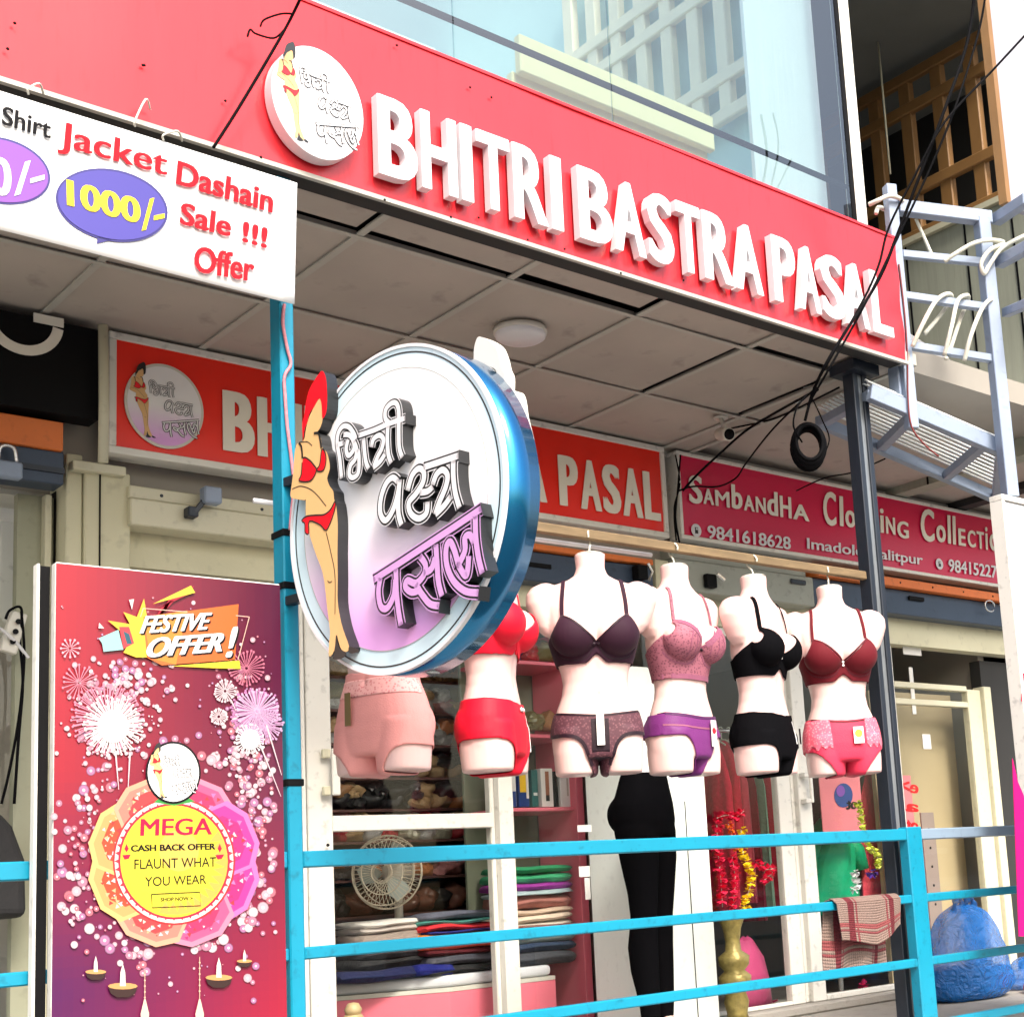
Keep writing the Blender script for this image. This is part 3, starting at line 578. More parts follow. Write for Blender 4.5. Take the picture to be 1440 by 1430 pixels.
MB().box(XB0+.001, XB1-.02, YR, YR+.05, ZF, .185).build('corner_post', M['blue'], rail, bevel=.004)
rail2 = empty('right_railing', (6, YR+.02, ZF), 'railing right of the corner post, its top rail blue grey and lower rails cyan', 'railing')
railbar(XB1-.018, 9, .176, .044, .044, M['grey_enamel'], rail2, 'top_rail')
for z in (-.085, -.336, -.585): railbar(XB1-.018, 9, z, .034, .034, M['blue'], rail2)
rail3 = empty('left_railing', (0, YR+.02, ZF), 'short stretch of cyan blue railing left of the festive poster', 'railing')
for z, h in ((.178, .046), (-.085, .034), (-.336, .034), (-.585, .034)): railbar(-3, x0-.001, z, h, .044 if h > .04 else .034, M['blue'], rail3)
dp = empty('steel_canopy_post', (4.60, 3.88, ZF), 'dark grooved steel post under the right end of the red fascia', 'post')
MB().box(4.598, 4.628, 3.848, 3.912, ZF, ZC-.002).build('left_flange', M['steel'], dp, bevel=.003)
MB().box(4.6285, 4.6595, 3.858, 3.902, ZF, ZC-.002).build('web', mat('highlight_strip_steel', C(128, 134, 140), .35, .4, var=.35, scale=5, dirt=.6, stretch=(6, 6, 1)), dp)  # lighter web colour paints in the highlight strip down the post
MB().box(4.660, 4.690, 3.848, 3.912, ZF, ZC-.002).build('right_flange', M['steel'], dp, bevel=.003)
MB().box(4.56, 4.73, 3.81, 3.95, ZC-.05, ZC-.0025).build('cap_plate', M['steel'], dp)
# ---------------------------------------------------------------- hanging bar
hb = tag(MB().box(2.2, 4.597, YH-.014, YH+.014, 1.232, 1.268).build('hanging_bar', M['wood'], bevel=.004), 'weathered wooden bar from which the mannequin torsos hang', 'bar')
tag(MB().tube([(1.9, YH+.05, 1.22), (3.45, YH+.05, 1.225)], .008, 10).build('white_pipe', M['white'], smooth=True), 'thin white pipe just below the weathered hanging bar', 'pipe')
# ================================================================ FESTIVE POSTER
px0, px1, pz0, pz1 = 1.252, 1.865, -.66, .918; YP = 3.70
po = empty('festive_poster', (1.56, YP, pz0), 'tall red and purple poster board reading Festive Offer and Mega Cash Back Offer', 'poster')
MB().box(px0+.012, px1, YP+.002, YP+.035, pz0, pz1).build('board', M['alu'], po, bevel=.003)
MB().box(px0-.026, px0-.019, YP+.02, YP+.05, pz0, pz1-.004).build('side_frame', M['alu'], po, bevel=.002)
MB().box(px0-.018, px0+.010, YP+.036, YP+.05, pz0, pz1-.006).build('dark_side', M['black'], po)
PPo = PLY(YP)
def bil(u, v):                                            # print colours at the corners (u right, v up)
    g = {0: ((205, 30, 52), (92, 14, 60)), 1: ((196, 26, 54), (108, 16, 66)), 2: ((96, 16, 96), (180, 24, 62)), 3: ((120, 18, 92), (244, 28, 58))}
    t = (1-v)*3; i = min(2, int(t)); f = t-i; c = []
    for k in range(3): a = g[i][0][k]*(1-u)+g[i][1][k]*u; b = g[i+1][0][k]*(1-u)+g[i+1][1][k]*u; c.append((a*(1-f)+b*f)*.72)
    return c
mb = MB(); NX, NZ = 24, 60
for i in range(NX):
    for j in range(NZ):
        a, b, c, d = px0+.012+(px1-px0-.014)*i/NX, px0+.012+(px1-px0-.014)*(i+1)/NX, pz0+(pz1-pz0-.004)*j/NZ, pz0+(pz1-pz0-.004)*(j+1)/NZ
        mb.poly([(a, YP, c), (b, YP, c), (b, YP, d), (a, YP, d)], col=C(*bil((i+.5)/NX, (j+.5)/NZ)))
mb.build('printed_sheet', INK, po, recalc=False)
_lay = [0.0005]
def pr(mb, pts, col, raw=False):
    _lay[0] += .0000018; d = _lay[0]
    P = [(p if raw else PPo.px(*p))+Vector((0, -d, 0)) for p in pts]; mb.poly(P, col=C(*[k*.74 for k in col]))
def circ(mb, x, y, r, col, n=12): pr(mb, [(x+r*math.cos(2*math.pi*i/n), y+r*1.04*math.sin(2*math.pi*i/n)) for i in range(n)], col)
def star(mb, x, y, r, k, col, wd=1.2, r0=0, tip=2.0):
    for i in range(k):
        a = 2*math.pi*i/k+random.uniform(-.05, .05); R_ = r*random.uniform(.8, 1); ca, sa = math.cos(a), math.sin(a)
        pr(mb, [(x+ca*r0-sa*.3, y+sa*r0+ca*.3), (x+ca*R_-sa*wd, y+sa*R_+ca*wd), (x+ca*R_+sa*wd, y+sa*R_-ca*wd), (x+ca*r0+sa*.3, y+sa*r0-ca*.3)], col); circ(mb, x+ca*R_, y+sa*R_, tip, col, 8)
rnd = random.Random(3); mb = MB()
def bokeh(mb, n, fx, cols, rr=(1.5, 6.5)):
    for _ in range(n):
        x, y = fx(); 
        r = rnd.uniform(*rr)
        if not (74 < x < 386+(y-820)*.022-r) or y > 1426 or y < 830: continue
        c = rnd.choice(cols); circ(mb, x, y, r, tuple(int(k*.8) for k in c)); circ(mb, x, y, r*.85, c); circ(mb, x, y, r*.3, (255, 235, 245), 8)
pinks = [(226, 120, 140), (214, 140, 170), (196, 130, 180), (240, 190, 205), (250, 220, 230)]
def ring(cx, cy, a, b, j, sel=None):
    def f():
        while True:
            t = rnd.uniform(0, 2*math.pi)
            if sel is None or sel(t): break
        k = rnd.gauss(1, j); return cx+a*k*math.cos(t), cy+b*k*math.sin(t)
    return f
bokeh(mb, 170, ring(238, 1090, 118, 200, .10), pinks); bokeh(mb, 130, ring(235, 1200, 140, 150, .10), pinks, (1.5, 8))
bokeh(mb, 90, lambda: (rnd.uniform(80, 392), rnd.uniform(840, 1400)), pinks[:3], (.8, 2))
bokeh(mb, 70, lambda: (rnd.gauss(350, 26), rnd.gauss(1090, 40)), pinks, (2, 7)); bokeh(mb, 50, lambda: (rnd.gauss(350, 22), rnd.gauss(1260, 60)), pinks, (2, 8))
bokeh(mb, 70, lambda: (rnd.gauss(185, 30), rnd.gauss(955, 18)), pinks[2:], (2, 6))
bokeh(mb, 160, lambda: (rnd.gauss(160, 34), rnd.gauss(1010, 40)), pinks[3:], (1.2, 4)); bokeh(mb, 110, lambda: (rnd.gauss(352, 22), rnd.gauss(1030, 50)), pinks[2:], (1.2, 4.5)); bokeh(mb, 60, lambda: (rnd.gauss(120, 20), rnd.gauss(1230, 60)), pinks, (1.5, 6))
for x, y, r, k, c in ((150, 1010, 52, 90, (236, 150, 180)), (358, 1004, 38, 70, (214, 140, 200)), (158, 1020, 44, 60, (255, 250, 250)), (158, 1020, 34, 50, (255, 250, 252)), (360, 1000, 32, 44, (232, 200, 236)), (350, 1040, 22, 36, (255, 250, 255)), (315, 972, 16, 24, (245, 225, 235)), (306, 1008, 12, 20, (245, 225, 235)),
                      (110, 960, 26, 20, (236, 150, 176)), (97, 912, 14, 12, (236, 190, 210)), (345, 940, 26, 28, (226, 130, 160)), (372, 1020, 26, 36, (226, 180, 226))): star(mb, x, y, r, k, c, .8, 2, 1.7)
circ(mb, 158, 1022, 22, (255, 252, 252), 20); circ(mb, 350, 1040, 14, (255, 255, 255), 16)
for a_, b_ in (((160, 1060), (165, 1110)), ((180, 1060), (178, 1112)), ((360, 1040), (393, 1120)), ((372, 1020), (394, 1090)), ((322, 985), (330, 1000))):
    pr(mb, [a_, (a_[0]+2.5, a_[1]), (b_[0]+.8, b_[1]), b_], (250, 225, 235))
# burst, megaphone and box behind the title
pr(mb, [(212, 880), (240, 838), (253, 835), (272, 824), (264, 836), (225, 855)], (196, 30, 58)); pr(mb, [(213, 850), (267, 824), (273, 834)], (250, 226, 70))
pr(mb, [(150, 873), (181, 878), (172, 861), (191, 868), (201, 842), (206, 872), (236, 880), (232, 935), (210, 925), (190, 925), (172, 918), (182, 900)], (250, 212, 60))
pr(mb, [(200, 868), (334, 850), (329, 928), (226, 936), (205, 925)], (242, 120, 52)); pr(mb, [(200, 868), (262, 859), (246, 935), (210, 926)], (246, 158, 60))
pr(mb, [(238, 937), (335, 929), (337, 941), (300, 940)], (250, 224, 60))
for q in ([(200, 856), (262, 861)], [(330, 866), (349, 868)], [(349, 868), (333, 928)], [(200, 856), (196, 868)]):
    (xa, ya), (xb, yb_) = q; dx, dy = xb-xa, yb_-ya; L_ = math.hypot(dx, dy); nx_, ny_ = -dy/L_*.6, dx/L_*.6; pr(mb, [(xa-nx_, ya-ny_), (xb-nx_, yb_-ny_), (xb+nx_, yb_+ny_), (xa+nx_, ya+ny_)], (250, 210, 190))
pr(mb, [(137, 898), (165, 886), (172, 914), (144, 917), (142, 905)], (170, 226, 228)); pr(mb, [(166, 882), (180, 882), (187, 905), (172, 913)], (232, 70, 80)); pr(mb, [(172, 888), (180, 892), (184, 906), (177, 906)], (30, 100, 120))
for p_ in ([(180, 844), (187, 843), (184, 858)], [(138, 876), (145, 884), (137, 884)]): pr(mb, p_, (255, 245, 245))
# rangoli wreath round the yellow medallion
cx, cy = 243, 1211
for k in range(8):
    a = 2*math.pi*(k+.5)/8; ca, sa = math.cos(a), math.sin(a); u = (ca+1)/2
    base = (int(250-20*u), int(186-130*u), int(110+60*u)); edge = (int(255), int(214-90*u), int(130+80*u))
    for R0, R1, wd, c in ((70, 121, 50, edge), (70, 114, 45, base), (70, 104, 33, (int(226+10*u), int(84-40*u), int(50+90*u)))):
        pr(mb, [(cx+ca*R0-sa*wd, cy+sa*R0+ca*wd), (cx+ca*R1*.84-sa*wd, cy+sa*R1*.84+ca*wd), (cx+ca*R1-sa*wd*.45, cy+sa*R1+ca*wd*.45), (cx+ca*R1+sa*wd*.45, cy+sa*R1-ca*wd*.45), (cx+ca*R1*.84+sa*wd, cy+sa*R1*.84-ca*wd), (cx+ca*R0+sa*wd, cy+sa*R0-ca*wd)], c)
    for j in range(26):
        r_ = rnd.uniform(80, 108); t = rnd.uniform(-30, 30); x, y = cx+ca*r_-sa*t, cy+sa*r_+ca*t; s_ = rnd.uniform(1.5, 4.5); b_ = rnd.uniform(0, 6)
        pr(mb, [(x+s_*math.cos(b_), y+s_*math.sin(b_)), (x+s_*math.cos(b_+2), y+s_*math.sin(b_+2)), (x+s_*math.cos(b_+4), y+s_*math.sin(b_+4))], rnd.choice([(255, 236, 220), (232, 60, 60), (255, 200, 150), (250, 225, 240)] if u < .5 else [(255, 230, 245), (232, 40, 120), (250, 130, 200), (230, 60, 70)]))
circ(mb, cx, cy, 86, (226, 50, 60), 48); circ(mb, cx, cy, 83.5, (255, 245, 240), 48)
for k in range(44):
    a = 2*math.pi*k/44; ca, sa = math.cos(a), math.sin(a); pr(mb, [(cx+ca*77-sa*3.5, cy+sa*77+ca*3.5), (cx+ca*84, cy+sa*84), (cx+ca*77+sa*3.5, cy+sa*77-ca*3.5)], (222, 60, 80))
circ(mb, cx, cy, 78.5, (206, 30, 70), 48); circ(mb, cx, cy, 75.5, (252, 236, 62), 48)
for k in range(14):
    a = -.5+math.pi*.72*k/13; ca, sa = math.cos(a), math.sin(a); pr(mb, [(cx+ca*75-sa*8, cy+sa*75+ca*8), (cx+ca*56, cy+sa*56), (cx+ca*75+sa*8, cy+sa*75-ca*8)], (252, 196, 88))
circ(mb, 250, 1196, 28, (253, 218, 96), 24)
pr(mb, [(215, 1128), (243, 1133), (272, 1127), (262, 1121), (224, 1121)], (60, 170, 70))
# lamps
for x, y, s_ in ((133, 1366, 15), (171, 1386, 21), (306, 1374, 19), (342, 1351, 11)):
    pr(mb, [(x-s_, y), (x+s_, y), (x+s_*.8, y+s_*.5), (x+s_*.4, y+s_*.75), (x-s_*.4, y+s_*.75), (x-s_*.8, y+s_*.5)], (62, 36, 34)); pr(mb, [(x+s_*math.cos(t*.5236), y+s_*.22*math.sin(t*.5236)) for t in range(12)], (236, 176, 110))
    pr(mb, [(x-s_*.2, y), (x+s_*.2, y), (x+s_*.16, y-s_*.9), (x, y-s_*1.5), (x-s_*.16, y-s_*.9)], (255, 250, 240))
for x, y0_ in ((202, 1362), (279, 1345)):
    pr(mb, [(x-.5, y0_), (x+.5, y0_), (x+.5, 1410), (x-.5, 1410)], (240, 200, 170)); pr(mb, [(x-1, 1404), (x+1, 1404), (x+6, 1425), (x+5, 1440), (x-5, 1440), (x-6, 1425)], (255, 225, 205))
    for k in range(6): circ(mb, x, y0_+8+k*8, 1.4, (250, 210, 180), 6)
tag(mb.build('printed_artwork', INK, po, recalc=False), kind='stuff')
lay0 = _lay[0]+.0004
def pt(s, bl, br, tl, m, bold=.03, sh=0, d=0, name='lettering'): text_px(name, s, PLY(YP-lay0-d), bl, br, tl, m, po, .0003, bold, sh)
M['ink_white'] = mat('print_white_ink', (.6, .6, .6, 1), .45, var=.01)
for s, bl, br, tl, bo in (('FESTIVE', (196, 891), (295, 885), (200, 866), .05), ('OFFER', (204, 925), (312, 916), (209, 897), .06), ('!', (317, 925), (331, 923), (321, 882), .08)):
    pt(s, (bl[0]+2, bl[1]+2), (br[0]+2, br[1]+2), (tl[0]+2, tl[1]+2), M['ink_black'], bo, .25); pt(s, bl, br, tl, M['ink_white'], bo, .25, .0006)
M['ink_crimson'] = mat('print_crimson_ink', C(196, 22, 60), .5, spec=.2)
pt('MEGA', (197, 1175), (298, 1173), (198, 1151), M['ink_crimson'], .03); pt('CASH BACK OFFER', (184, 1197), (303, 1194), (184, 1188), M['ink_black'], .04)
pt('FLAUNT WHAT', (189, 1222), (304, 1218), (189, 1208), M['ink_black'], 0); pt('YOU WEAR', (204, 1246), (290, 1242), (204, 1233), M['ink_black'], 0); pt('SHOP NOW >', (226, 1267), (271, 1265), (226, 1262), M['ink_black'], .02)
mb = MB(); q = PLY(YP-lay0); fr_ = [q.px(*p) for p in ((213, 1257), (281, 1254), (282, 1273), (214, 1276))]; ribbon(mb, fr_+[fr_[0]], .0022, (0, -1, 0), .0003, caps=False); mb.build('button_outline', M['ink_black'], po, recalc=False)
for cx_ in (178, 309):
    q = PLY(YP-lay0-.0002); mb = MB(); mb.poly([q.px(cx_-6, 1202), q.px(cx_+6, 1201), q.px(cx_+3, 1207), q.px(cx_-3, 1208)]); mb.poly([q.px(cx_, 1186), q.px(cx_+3, 1193), q.px(cx_, 1198), q.px(cx_-3, 1193)]); mb.build('oil_lamp_print', M['ink_crimson'], po, recalc=False)
q = PLY(YP-lay0); lc = q.px(244, 1086)
disc(MB(), lc, (1, 0, 0), (0, 0, 1), .072, (0, -1, 0), 0, .0004, 48, ry=1.12).build('logo_outline', M['ink_black'], po); disc(MB(), lc+Vector((0, -.0006, 0)), (1, 0, 0), (0, 0, 1), .067, (0, -1, 0), 0, .0004, 48, ry=1.12).build('logo_disc', M['ink_white'], po)
emblem(po, lc+Vector((0, -.0012, 0)), (1, 0, 0), (0, 0, 1.1), (0, -1, 0), .070, .0004)
# ================================================================ UPPER BUILDING
YW = 3.86
gx0, gx1, gz0 = -3.2, 4.76, 2.757
ub = empty('upper_glass_front', (.8, YW, gz0+.013), 'large bluish glazed front of the floor above the red fascia', 'window front')
for k, (a, b) in enumerate(((-3.2, -1.2), (-1.196, .9), (.904, 2.62), (2.624, 3.33), (3.334, 4.70))): MB().box(a, b, YW, YW+.010, gz0+.013, 6.5).build('glass_pane', M['glass_up'], ub)
MB().box(4.702, 4.730, YW-.003, YW+.02, gz0+.013, 6.5).build('dark_gasket', M['black'], ub); MB().box(4.731, 4.80, YW-.008, YW+.05, gz0+.013, 6.5).build('white_corner_post', M['alu'], ub, bevel=.004)
MB().box(-3.2, 4.70, YW+.012, YW+.03, 3.04, 3.058).build('dark_ledge', M['black'], ub)
struct(MB().box(-3.2, 4.80, YW-.04, 8, ZC+.225, 2.74).build('upper_floor_slab', M['wall']))
M['room_up'] = mat('pale_teal_room_paint', C(188, 214, 214), .8, var=.1, scale=1)
struct(MB().box(-3.2, 4.75, 7.2, 7.3, 2.76, 5.4).build('upper_back_wall', M['room_up'])); 0
tag(MB().box(4.33, 4.80, 4.08, 4.10, 2.75, 6.4).build('sky_reflection_panel', mat('sky_reflection_white', (.8, .8, .82, 1), .9, stretch=(20, 1, .3))), 'white panel added behind the right end of the upper glazing as its sky reflection', 'curtain')  # white panel added for the bright sky reflection at this end of the glass
M['yel'] = mat('pale_yellow_board', C(250, 226, 178), .6, var=.08, scale=3)
for k, (a, b, lb) in enumerate((((730, 45), (905, 175), 'upper pale yellow plank behind the upstairs glass'), ((730, 90), (905, 215), 'lower pale yellow plank resting on the upstairs ledge behind glass'))):
    p = onY(*a, 4.25); q2 = onY(1010, 262, 4.25)
    zt = p.z; tag(MB().box(p.x, q2.x, 4.25+k*.05, 4.29+k*.05, zt-.17, zt-.004).build('yellow_plank', M['yel'], bevel=.005), lb, 'plank')
def lattice(name, X, ys, zs, wv, wh, m, label, dx=.05):
    e = empty(name, (X, sum(ys)/len(ys), min(zs)), label, 'lattice screen')
    for y in ys: MB().box(X, X+dx, y-wv/2, y+wv/2, min(zs)-.02, max(zs)+.02).build('upright', m, e, bevel=.006)
    for z in zs: MB().box(X-.012, X+dx*.6, min(ys)-wv, max(ys)+wv, z-wh/2, z+wh/2).build('cross_bar', m, e, bevel=.006)
    return e
XL = 6.5
p1 = onX(1225, 235, XL); p2 = onX(1400, 140, XL); p3 = onX(1270, 345, XL); p4 = onX(1400, 285, XL)
lattice('wooden_lattice', XL, [3.9+.24*k for k in range(8)], [p3.z+.02, p3.z+.30, p3.z+.82, p3.z+1.02], .085, .07, M['lattice'], 'brown wooden lattice screen on the dark balcony at the upper right')
lattice('lattice_reflection', 4.72, [4.42+.20*k for k in range(8)], [3.75, 3.95, 4.45, 4.62, 5.1], .085, .07, mat('lattice_reflection_tone', C(240, 224, 196), .6, var=.1), 'pale bars built behind the upper glass to imitate a reflected lattice')  # the lattice mirrored in the glass, built as solid pale bars behind it
bw = struct(MB().box(XL+.0, XL+.12, 3.55, 9, 2.2, p3.z-.02).build('balcony_wall', mat('grey_green_cladding', C(150, 154, 140), .75, var=.22, scale=3, stretch=(1, 9, .5), dirt=.2)))
for y in (4.2, 4.52, 4.95): MB().box(XL-.004, XL+.002, y-.006, y+.006, 2.2, p3.z-.02).build('cladding_joint', M['black'], bw)
MB().box(XL-.03, XL+.16, 3.5, 9, p3.z-.019, p3.z+.015).build('coping', M['alu_cream'], bw)
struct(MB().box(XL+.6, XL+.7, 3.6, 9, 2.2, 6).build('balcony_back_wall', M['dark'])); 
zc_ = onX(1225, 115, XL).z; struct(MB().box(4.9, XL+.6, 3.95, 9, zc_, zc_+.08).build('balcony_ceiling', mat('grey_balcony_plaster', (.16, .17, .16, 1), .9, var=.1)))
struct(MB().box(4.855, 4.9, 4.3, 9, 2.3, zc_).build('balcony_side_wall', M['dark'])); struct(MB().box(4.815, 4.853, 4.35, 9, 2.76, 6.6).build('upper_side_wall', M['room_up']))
struct(MB().box(4.86, XL+.1, 3.96, 9, 2.3, 2.42).build('balcony_floor', M['wall']))
xc0 = onY(1404, 140, 3.5).x
cp = empty('corner_column', (xc0+.2, 3.6, 2.4), 'pale grey column with a varnished wooden edge at the top right corner', 'column')
MB().box(xc0, xc0+.6, 3.5, 3.53, onY(1410, 283, 3.5).z, 6.5).build('column_face', mat('pale_grey_render', (.34, .34, .40, 1), .7), cp); MB().box(xc0-.035, xc0-.001, 3.49, 3.535, onY(1410, 283, 3.5).z, 6.5).build('wood_edge', M['lattice'], cp)
tag(MB().tube([onX(1235, 60, XL-.3), onX(1252, 245, XL-.3)], .006, 6).build('steel_rod', M['alu_cream'], smooth=True), 'thin pale rod hanging in front of the dark balcony', 'rod')
# ================================================================ STEEL LADDER FRAME, RIGHT
A = Vector((4.93, 3.70, 0)); D = Vector((math.cos(math.radians(-24)), math.sin(math.radians(-24)), 0)); NL = Vector((D.y, -D.x, 0)).normalized()
PLd = Plane(A, D, (0, 0, 1)); lf = PLd.px
fr = empty('ladder_frame', (5.2, 3.6, .6), 'blue grey welded steel ladder frame beyond the end of the fascia', 'frame')
top = lf(1254, 262); Bp = lf(1396, 318)
aA, aB = lf(1254, 300), lf(1400, 500)
MB().bar(Vector((aA.x, aA.y, top.z)), Vector((aA.x, aA.y, 1.9)), .05, .05, up=D).build('left_upright', M['galv'], fr, bevel=.003)
MB().bar(Vector((aB.x, aB.y, Bp.z+.03)), Vector((aB.x, aB.y, lf(1420, 700).z)), .06, .06, up=D).build('right_upright', M['galv'], fr, bevel=.003)
for (a, b, h) in (((1262, 292), (1392, 308), .06), ((1268, 358), (1392, 370), .035), ((1270, 416), (1396, 434), .035), ((1276, 486), (1402, 506), .035)):
    MB().bar(lf(*a), lf(*b), h*.9, h, up=(0, 0, 1)).build('rung', M['galv'], fr, bevel=.003)
for (a, b, h) in (((1400, 310), (1445, 280), .05), ((1404, 370), (1450, 345), .05), ((1414, 440), (1450, 425), .04)):
    pa, pb = onY(*a, aB.y-.02), onY(*b, aB.y-.25); MB().bar(pa, pb, h, h).build('return_bar', M['galv'], fr, bevel=.003)
def rope_loop(pts, label, r=.010): tag(MB().tube(catmull([PLd.off(d).px(x_, y_) for x_, y_, d in pts], 6), r, 8).build('rope', M['rope'], smooth=True), label, 'rope', 'white ropes wound on the ladder frame')
rope_loop([(1283, 488, .05), (1298, 455, .09), (1315, 425, .06), (1330, 414, .03), (1338, 418, -.04), (1325, 440, -.05), (1300, 470, -.05)], 'white rope loop nearest the fascia over the third rung')
rope_loop([(1328, 500, .05), (1338, 460, .09), (1346, 425, .05), (1356, 416, .03), (1362, 420, -.04), (1350, 450, -.05), (1334, 498, -.05), (1330, 504, .03)], 'doubled white rope loop at the middle of the third rung')
rope_loop([(1356, 508, .05), (1366, 470, .09), (1380, 436, .06), (1392, 422, .04), (1400, 426, -.03)], 'white rope loop nearest the right upright of the ladder frame')
rope_loop([(1222, 288, .03), (1235, 282, .06), (1250, 276, .05), (1266, 280, .04), (1270, 290, -.02), (1250, 296, -.05), (1236, 292, .0), (1232, 300, .05)], 'white rope tied round the top of the left upright')
rope_loop([(1328, 368, .04), (1345, 356, .07), (1370, 342, .08), (1395, 338, .07), (1412, 342, .06), (1392, 352, .07), (1380, 370, .07), (1384, 385, .06), (1392, 372, .06), (1410, 348, .07), (1440, 332, .08)], 'white rope knotted round the right upright beside the second rung')
rope_loop([(1288, 308, -.03), (1300, 335, -.03), (1310, 358, -.02)], 'short white strap between the top two rungs', .008)
# small post and awning
awn = empty('awning_frame', (5.1, 4.2, 1.3), 'sloping grey steel awning frame with ribbed translucent sheets beside the dark post', 'awning')
u0, u1 = onY(1222, 552, 3.80), onY(1410, 632, 3.62); l0, l1 = onY(1150, 592, 4.3), onY(1405, 702, 4.3)
MB().bar(u0, u1, .04, .07).build('upper_beam', M['galv'], awn, bevel=.003); MB().bar(l0, l1, .04, .055).build('lower_beam', M['galv'], awn, bevel=.003)
for ta, tb in ((.03, .02), (.34, .315), (.87, .68), (.99, .985)): MB().bar(u0+(u1-u0)*ta, l0+(l1-l0)*tb, .05, .04).build('cross_member', M['galv'], awn, bevel=.003)
MB().box(4.80, 4.86, 3.76, 3.82, onY(1265, 560, 3.76).z, ZC).build('hanger', M['galv'], awn, bevel=.003)
M['sheet'] = mat('ribbed_pale_roof_sheet', (.72, .76, .76, 1), .35, var=.1, dirt=.25)
def lerp(a, b, t): return a+(b-a)*t
U0, U1 = onY(1130, 520, 4.2)+Vector((0, 0, .02)), u1+Vector((.0, 0, .05)); 
up0, up1, dn0, dn1 = u0+Vector((0, 0, .045)), u1+Vector((0, 0, .045)), l0+Vector((0, 0, .045)), l1+Vector((0, 0, .045))
for k in range(26):                                       # ribs run along the beams
    t0, t1 = k/26, (k+.62)/26
    a0, a1, b0, b1 = lerp(up0, dn0, t0), lerp(up1, dn1, t0), lerp(up0, dn0, t1), lerp(up1, dn1, t1); d = Vector((0, 0, .014*((k % 2)+.3)))
    MB().prism([a0+d, a1+d, b1+d, b0+d], (0, 0, .004)).build('roof_rib', M['sheet'], awn)
for a, b in (((1228, 520), (1400, 560)), ((1220, 505), (1395, 600))): pass
tag(MB().bar(onY(1240, 548, 4.6)+Vector((0, 0, .12)), onY(1405, 600, 4.3)+Vector((0, 0, .12)), .05, .03).build('white_batten', M['white']), 'long white batten lying above the ribbed awning sheets', 'batten')
tag(MB().bar(onY(1245, 470, 4.6), onY(1405, 575, 4.4), .18, .05).build('white_beam', M['white']), 'white beam crossing behind the ladder frame above the awning', 'beam')
tag(MB().tube(catmull([PLd.off(.03).px(*p) for p in ((1264, 372), (1272, 440), (1276, 500), (1277, 560), (1282, 600), (1300, 625), (1320, 642))], 5), .004, 6).build('thin_wire', mat('red_brown_wire', C(110, 30, 30), .5), smooth=True), 'thin dark red wire dangling from the ladder frame onto the awning', 'wire')
# ================================================================ WHITE BOARD AT THE RIGHT EDGE
a, b = onY(1409, 704, 3.45), onY(1432, 1318, 3.45)
wb = empty('white_signboard', (a.x+.3, 3.47, b.z), 'tall white signboard with magenta curve cut off by the right edge', 'sign')
MB().box(a.x+.012, a.x+1.0, 3.452, 3.50, b.z, a.z).build('board', M['white'], wb)
MB().box(a.x-.008, a.x+.011, 3.442, 3.51, b.z-.01, a.z+.002).build('side_frame', M['alu'], wb, bevel=.002); MB().box(a.x-.008, a.x+1.0, 3.442, 3.51, a.z+.003, a.z+.028).build('top_frame', M['alu'], wb, bevel=.002)
M['mag_ink'] = mat('print_magenta_ink', C(190, 8, 104), .5, spec=.2, var=.02)
W2 = PLY(3.448); q = lambda x_, y_: W2.px(x_, y_)
mb = MB(); pts = [q(1424, 1066), q(1432, 1100), q(1446, 1132), q(1470, 1160), q(1500, 1170), q(1500, 1318), q(1433, 1316)]; mb.prism([p for p in pts], (0, .003, 0)); mb.build('magenta_curve', M['mag_ink'], wb)
text_px('letter', 'E', W2, (1436, 986), (1458, 988), (1436, 946), M['ink_crimson'], wb, .002, .05)
# ================================================================ CABLES
def cable(pts, r, label, m=None, grp='loose black cables at the canopy end'): return tag(MB().tube(catmull([onY(x_, y_, Y_) for x_, y_, Y_ in pts], 8), r, 6).build('cable', m or M['cable'], smooth=True), label, 'cable', grp)
cable([(1372, -20, 3.2), (1360, 60, 3.25), (1330, 150, 3.3), (1296, 240, 3.4), (1262, 330, 3.52), (1235, 395, 3.58), (1190, 465, 3.6), (1160, 515, 3.66), (1142, 555, 3.8), (1132, 592, 3.86)], .007, 'thick black cable descending from the top right corner across the last letters')
cable([(1388, -20, 3.2), (1375, 50, 3.25), (1340, 160, 3.3), (1302, 250, 3.4), (1250, 360, 3.54), (1210, 440, 3.6), (1165, 520, 3.66), (1136, 570, 3.84)], .005, 'second black cable beside the thick one from the top right')
cable([(1460, 30, 3.1), (1400, 95, 3.2), (1330, 170, 3.3), (1285, 250, 3.42), (1250, 320, 3.52), (1236, 372, 3.56), (1215, 420, 3.6), (1170, 500, 3.66), (1144, 546, 3.8)], .005, 'black cable coming in from the right edge above the ladder frame')
cable([(1150, 548, 3.9), (1100, 575, 4.3), (1050, 605, 4.7), (1010, 640, 5.0), (980, 668, 5.1), (960, 690, 5.14)], .006, 'black cable slanting under the soffit to the gap between the signs')
cable([(1148, 545, 3.9), (1090, 600, 4.3), (1050, 650, 4.8), (1035, 672, 5.1), (1010, 684, 5.14), (975, 684, 5.14), (955, 690, 5.14)], .0045, 'black cable drooping over the first letters of the magenta sign')
cable([(1180, 545, 3.95), (1120, 575, 4.3), (1085, 590, 4.6), (1040, 600, 4.75), (1018, 604, 4.78)], .0045, 'black cable leading to the small camera')
cable([(957, 640, 5.15), (953, 690, 5.13), (950, 730, 5.12), (957, 770, 5.12)], .005, 'black cable hanging down the gap between the two signs')
cable([(950, 640, 5.16), (956, 680, 5.13), (948, 715, 5.12), (951, 760, 5.12)], .004, 'thin cable beside the one in the gap between signs')
cable([(1245, 645, 4.0), (1200, 664, 4.2), (1160, 672, 4.5), (1120, 690, 4.9)], .0035, 'thin cable running behind the dark post under the awning')
